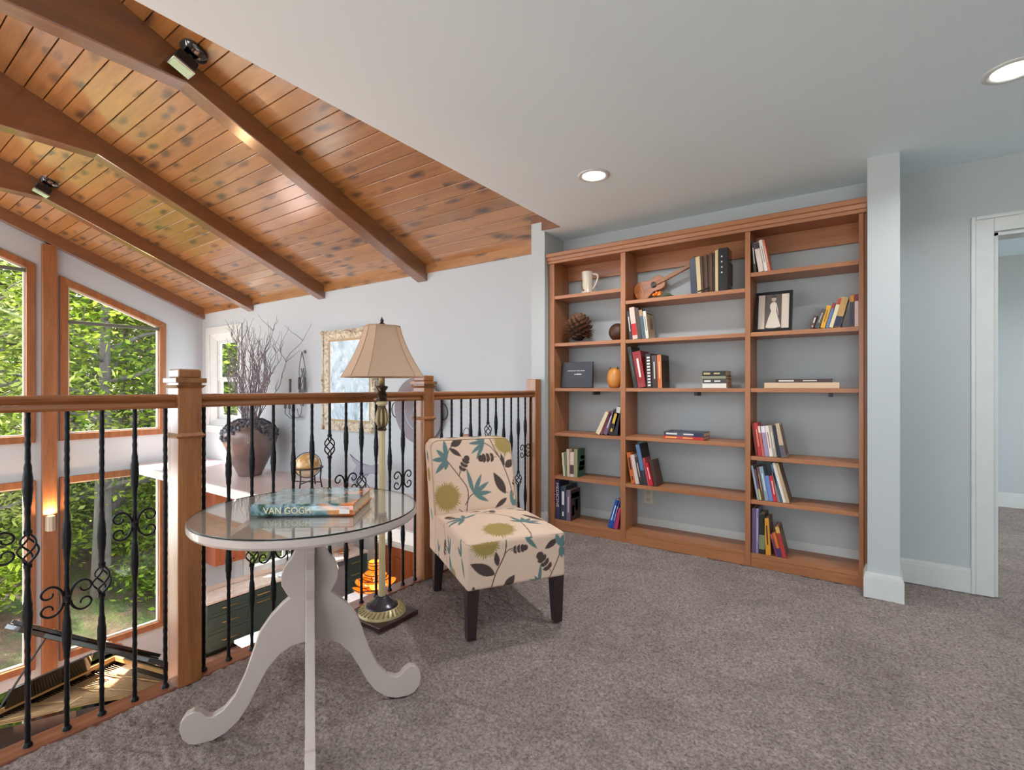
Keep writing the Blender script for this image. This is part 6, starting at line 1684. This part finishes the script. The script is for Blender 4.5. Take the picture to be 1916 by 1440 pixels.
def leaf_mat(name, c0, c1):
    t = NT(name)
    t.t.nodes.remove(t.b)
    at2 = t.n('VertexColor'); at2.layer_name = 'tint'
    col = t.mix(at2.outputs[0], srgb(*c0), srgb(*c1))
    df = t.n('BsdfDiffuse', Color=col); tl = t.n('BsdfTranslucent', Color=col)
    mx = t.n('MixShader'); mx.inputs[0].default_value = .45
    t.t.links.new(df.outputs[0], mx.inputs[1]); t.t.links.new(tl.outputs[0], mx.inputs[2])
    t.t.links.new(mx.outputs[0], t.out.inputs[0])
    return t.m
LEAFM = [leaf_mat('leaves_bright', (56, 82, 20), (160, 178, 62)), leaf_mat('leaves_mid', (44, 68, 22), (126, 150, 56)), leaf_mat('leaves_olive', (70, 82, 34), (160, 166, 92))]
def leaf_cloud(name, centers, n, size, mat, seed, spread=.42):
    rng = np.random.default_rng(seed)
    C = np.array(centers); idx = rng.integers(0, len(C), n)
    p = C[idx] + rng.normal(0, spread, (n, 3)) * np.array((1, 1, .6))
    d1 = rng.normal(size=(n, 3)); d1[:, 2] *= .5; d1 /= np.linalg.norm(d1, axis=1, keepdims=True)
    d2 = rng.normal(size=(n, 3)); d2[:, 2] *= .4; d2 -= (d2 * d1).sum(1, keepdims=True) * d1; d2 /= np.linalg.norm(d2, axis=1, keepdims=True)
    s = size * rng.uniform(.6, 1.3, (n, 1))
    V = np.stack([p - d1 * s, p + d2 * s * .45, p + d1 * s, p - d2 * s * .45], 1).reshape(-1, 3)
    F = np.arange(n * 4).reshape(n, 4)
    tint = np.repeat(rng.random((n, 1)) ** 1.2, 4, 0)
    me = bpy.data.meshes.new(name)
    me.vertices.add(n * 4); me.vertices.foreach_set('co', V.astype(np.float32).reshape(-1))
    me.loops.add(n * 4); me.loops.foreach_set('vertex_index', F.reshape(-1).astype(np.int32))
    me.polygons.add(n); me.polygons.foreach_set('loop_start', np.arange(0, n * 4, 4, dtype=np.int32)); me.polygons.foreach_set('loop_total', np.full(n, 4, dtype=np.int32))
    me.update()
    a = me.color_attributes.new('tint', 'FLOAT_COLOR', 'POINT')
    a.data.foreach_set('color', np.concatenate([np.repeat(tint, 3, 1), np.ones((n * 4, 1))], 1).astype(np.float32).reshape(-1))
    me.materials.append(mat)
    return me
t = NT('bark'); v = t.coords((6, 6, 1.2)); nz = t.noise(v, 2.5, 5, .7)
t.set(Base_Color=t.mix(nz.outputs[0], srgb(44, 38, 36), srgb(112, 104, 98)), Roughness=.9)
M_BARK = t.bump(nz.outputs[0], .8, .04).m
def make_tree(seed, H_, R_, mat, nleaf, lsize, low=.22):
    rnd = random.Random(seed)
    m = MB(); cents = []
    lean_x, lean_y = rnd.uniform(-.05, .05), rnd.uniform(-.05, .05)
    tr = lambda z: Vector((lean_x * z + .12 * math.sin(z * .5 + seed), lean_y * z, z))
    m.tube([tr(H_ * i / 14 - .5) for i in range(15)], [.16 * (1 - i / 15) + .03 for i in range(15)], 8)
    for k in range(26):
        z = H_ * (low + (1 - low) * (k + .5) / 26)
        a = k * 2.4 + rnd.uniform(-.4, .4)
        l = R_ * (1.05 - .5 * (z / H_)) * rnd.uniform(.7, 1.15)
        b = tr(z); pts = []
        for i in range(7):
            u = i / 6
            pts.append(b + Vector((math.cos(a + .3 * u) * l * u, math.sin(a + .3 * u) * l * u, l * (.42 * u - .12 * u * u) + .06 * math.sin(9 * u + k))))
        m.tube(pts, [.045 * (1 - i / 7) + .008 for i in range(7)], 5)
        for i in (3, 4, 5, 6): cents.append(tuple(pts[i]))
        for j in range(3):
            p = pts[rnd.randint(2, 5)]; e = p + Vector((rnd.uniform(-.8, .8), rnd.uniform(-.8, .8), rnd.uniform(-.1, .6)))
            m.tube([p, (p + e) / 2 + Vector((0, 0, .06)), e], [.016, .011, .005], 4); cents.append(tuple(e))
    me_t = m.build('trunk', M_BARK, None, True)
    lm = leaf_cloud('foliage', cents, nleaf, lsize, mat, seed)
    return me_t, lm
protos = [make_tree(1, 9.5, 2.7, LEAFM[0], 9000, .085), make_tree(2, 11, 2.4, LEAFM[1], 9000, .08), make_tree(3, 8, 2.5, LEAFM[2], 7500, .075, .12)]
TREES = [(-13.4, 3.6, 0), (-14.2, 6.3, 1), (-13.0, 1.0, 2), (-15.8, 4.6, 2), (-16.5, 2.2, 1), (-17.5, 7.8, 0), (-14.0, 9.2, 2), (-18.5, 4.4, 0), (-20, 6.6, 1), (-19, 1.2, 0), (-21.5, 3.0, 2), (-22, 9.5, 0), (-17, 11.5, 1), (-24, 5.6, 1), (-13.4, 12.2, 0), (-26, 12, 2), (-12.6, 7.6, 2)]
for k, (x, y, p) in enumerate(TREES):
    tr_, lm = protos[p]
    o = thing('forest_tree', ['tall bright green leafy tree on the slope outside the gable windows', 'tall dark green leafy tree on the slope outside the gable windows', 'low branching olive green tree on the slope outside the gable windows'][p], 'tree', (x, y, hill_z(x, y) - .1), k * 1.7, group='trees on the slope outside', world=False)
    s = 1 + .12 * math.sin(k * 3.1)
    o.scale = (s, s, s)
    b = bpy.data.objects.new('trunk', tr_.data); COL.objects.link(b); b.parent = o
    b = bpy.data.objects.new('foliage', lm); COL.objects.link(b); b.parent = o; b['kind'] = 'stuff'
for tr_, lm in protos: bpy.data.objects.remove(tr_)
def shrub(seed, mat):
    rnd = random.Random(seed)
    m = MB(); cents = []
    for k in range(14):
        a = rnd.uniform(0, 6.28); l = rnd.uniform(.4, .9)
        e = Vector((math.cos(a) * l * .7, math.sin(a) * l * .7, l))
        m.tube([(0, 0, -.1), e * .5 + Vector((0, 0, .1)), e], [.014, .009, .004], 4)
        cents += [tuple(e), tuple(e * .7)]
    return m.build('stems', M_BARK, None, True), leaf_cloud('foliage', cents, 1500, .06, mat, seed, .2)
sp_ = [shrub(11, LEAFM[0]), shrub(12, LEAFM[1])]
rnd = random.Random(9)
spots_ = []
for k in range(400):
    x = -12.6 - rnd.random() ** 1.5 * 6; y = rnd.uniform(.6, 11) 
    if all((x - a) ** 2 + (y - b) ** 2 > 1.25 ** 2 for a, b in spots_) and len(spots_) < 34: spots_.append((x, y))
for k, (x, y) in enumerate(spots_):
    o = thing('woodland_shrub', ['bright green leafy shrub on the ground outside the windows', 'deep green leafy shrub on the ground outside the windows'][k % 2], 'shrub', (x, y, hill_z(x, y)), rnd.uniform(0, 6), group='shrubs outside the windows', world=False)
    s = rnd.uniform(.95, 1.5); o.scale = (s, s, s)
    b = bpy.data.objects.new('stems', sp_[k % 2][0].data); COL.objects.link(b); b.parent = o
    b = bpy.data.objects.new('foliage', sp_[k % 2][1]); COL.objects.link(b); b.parent = o; b['kind'] = 'stuff'
for tr_, lm in sp_: bpy.data.objects.remove(tr_)
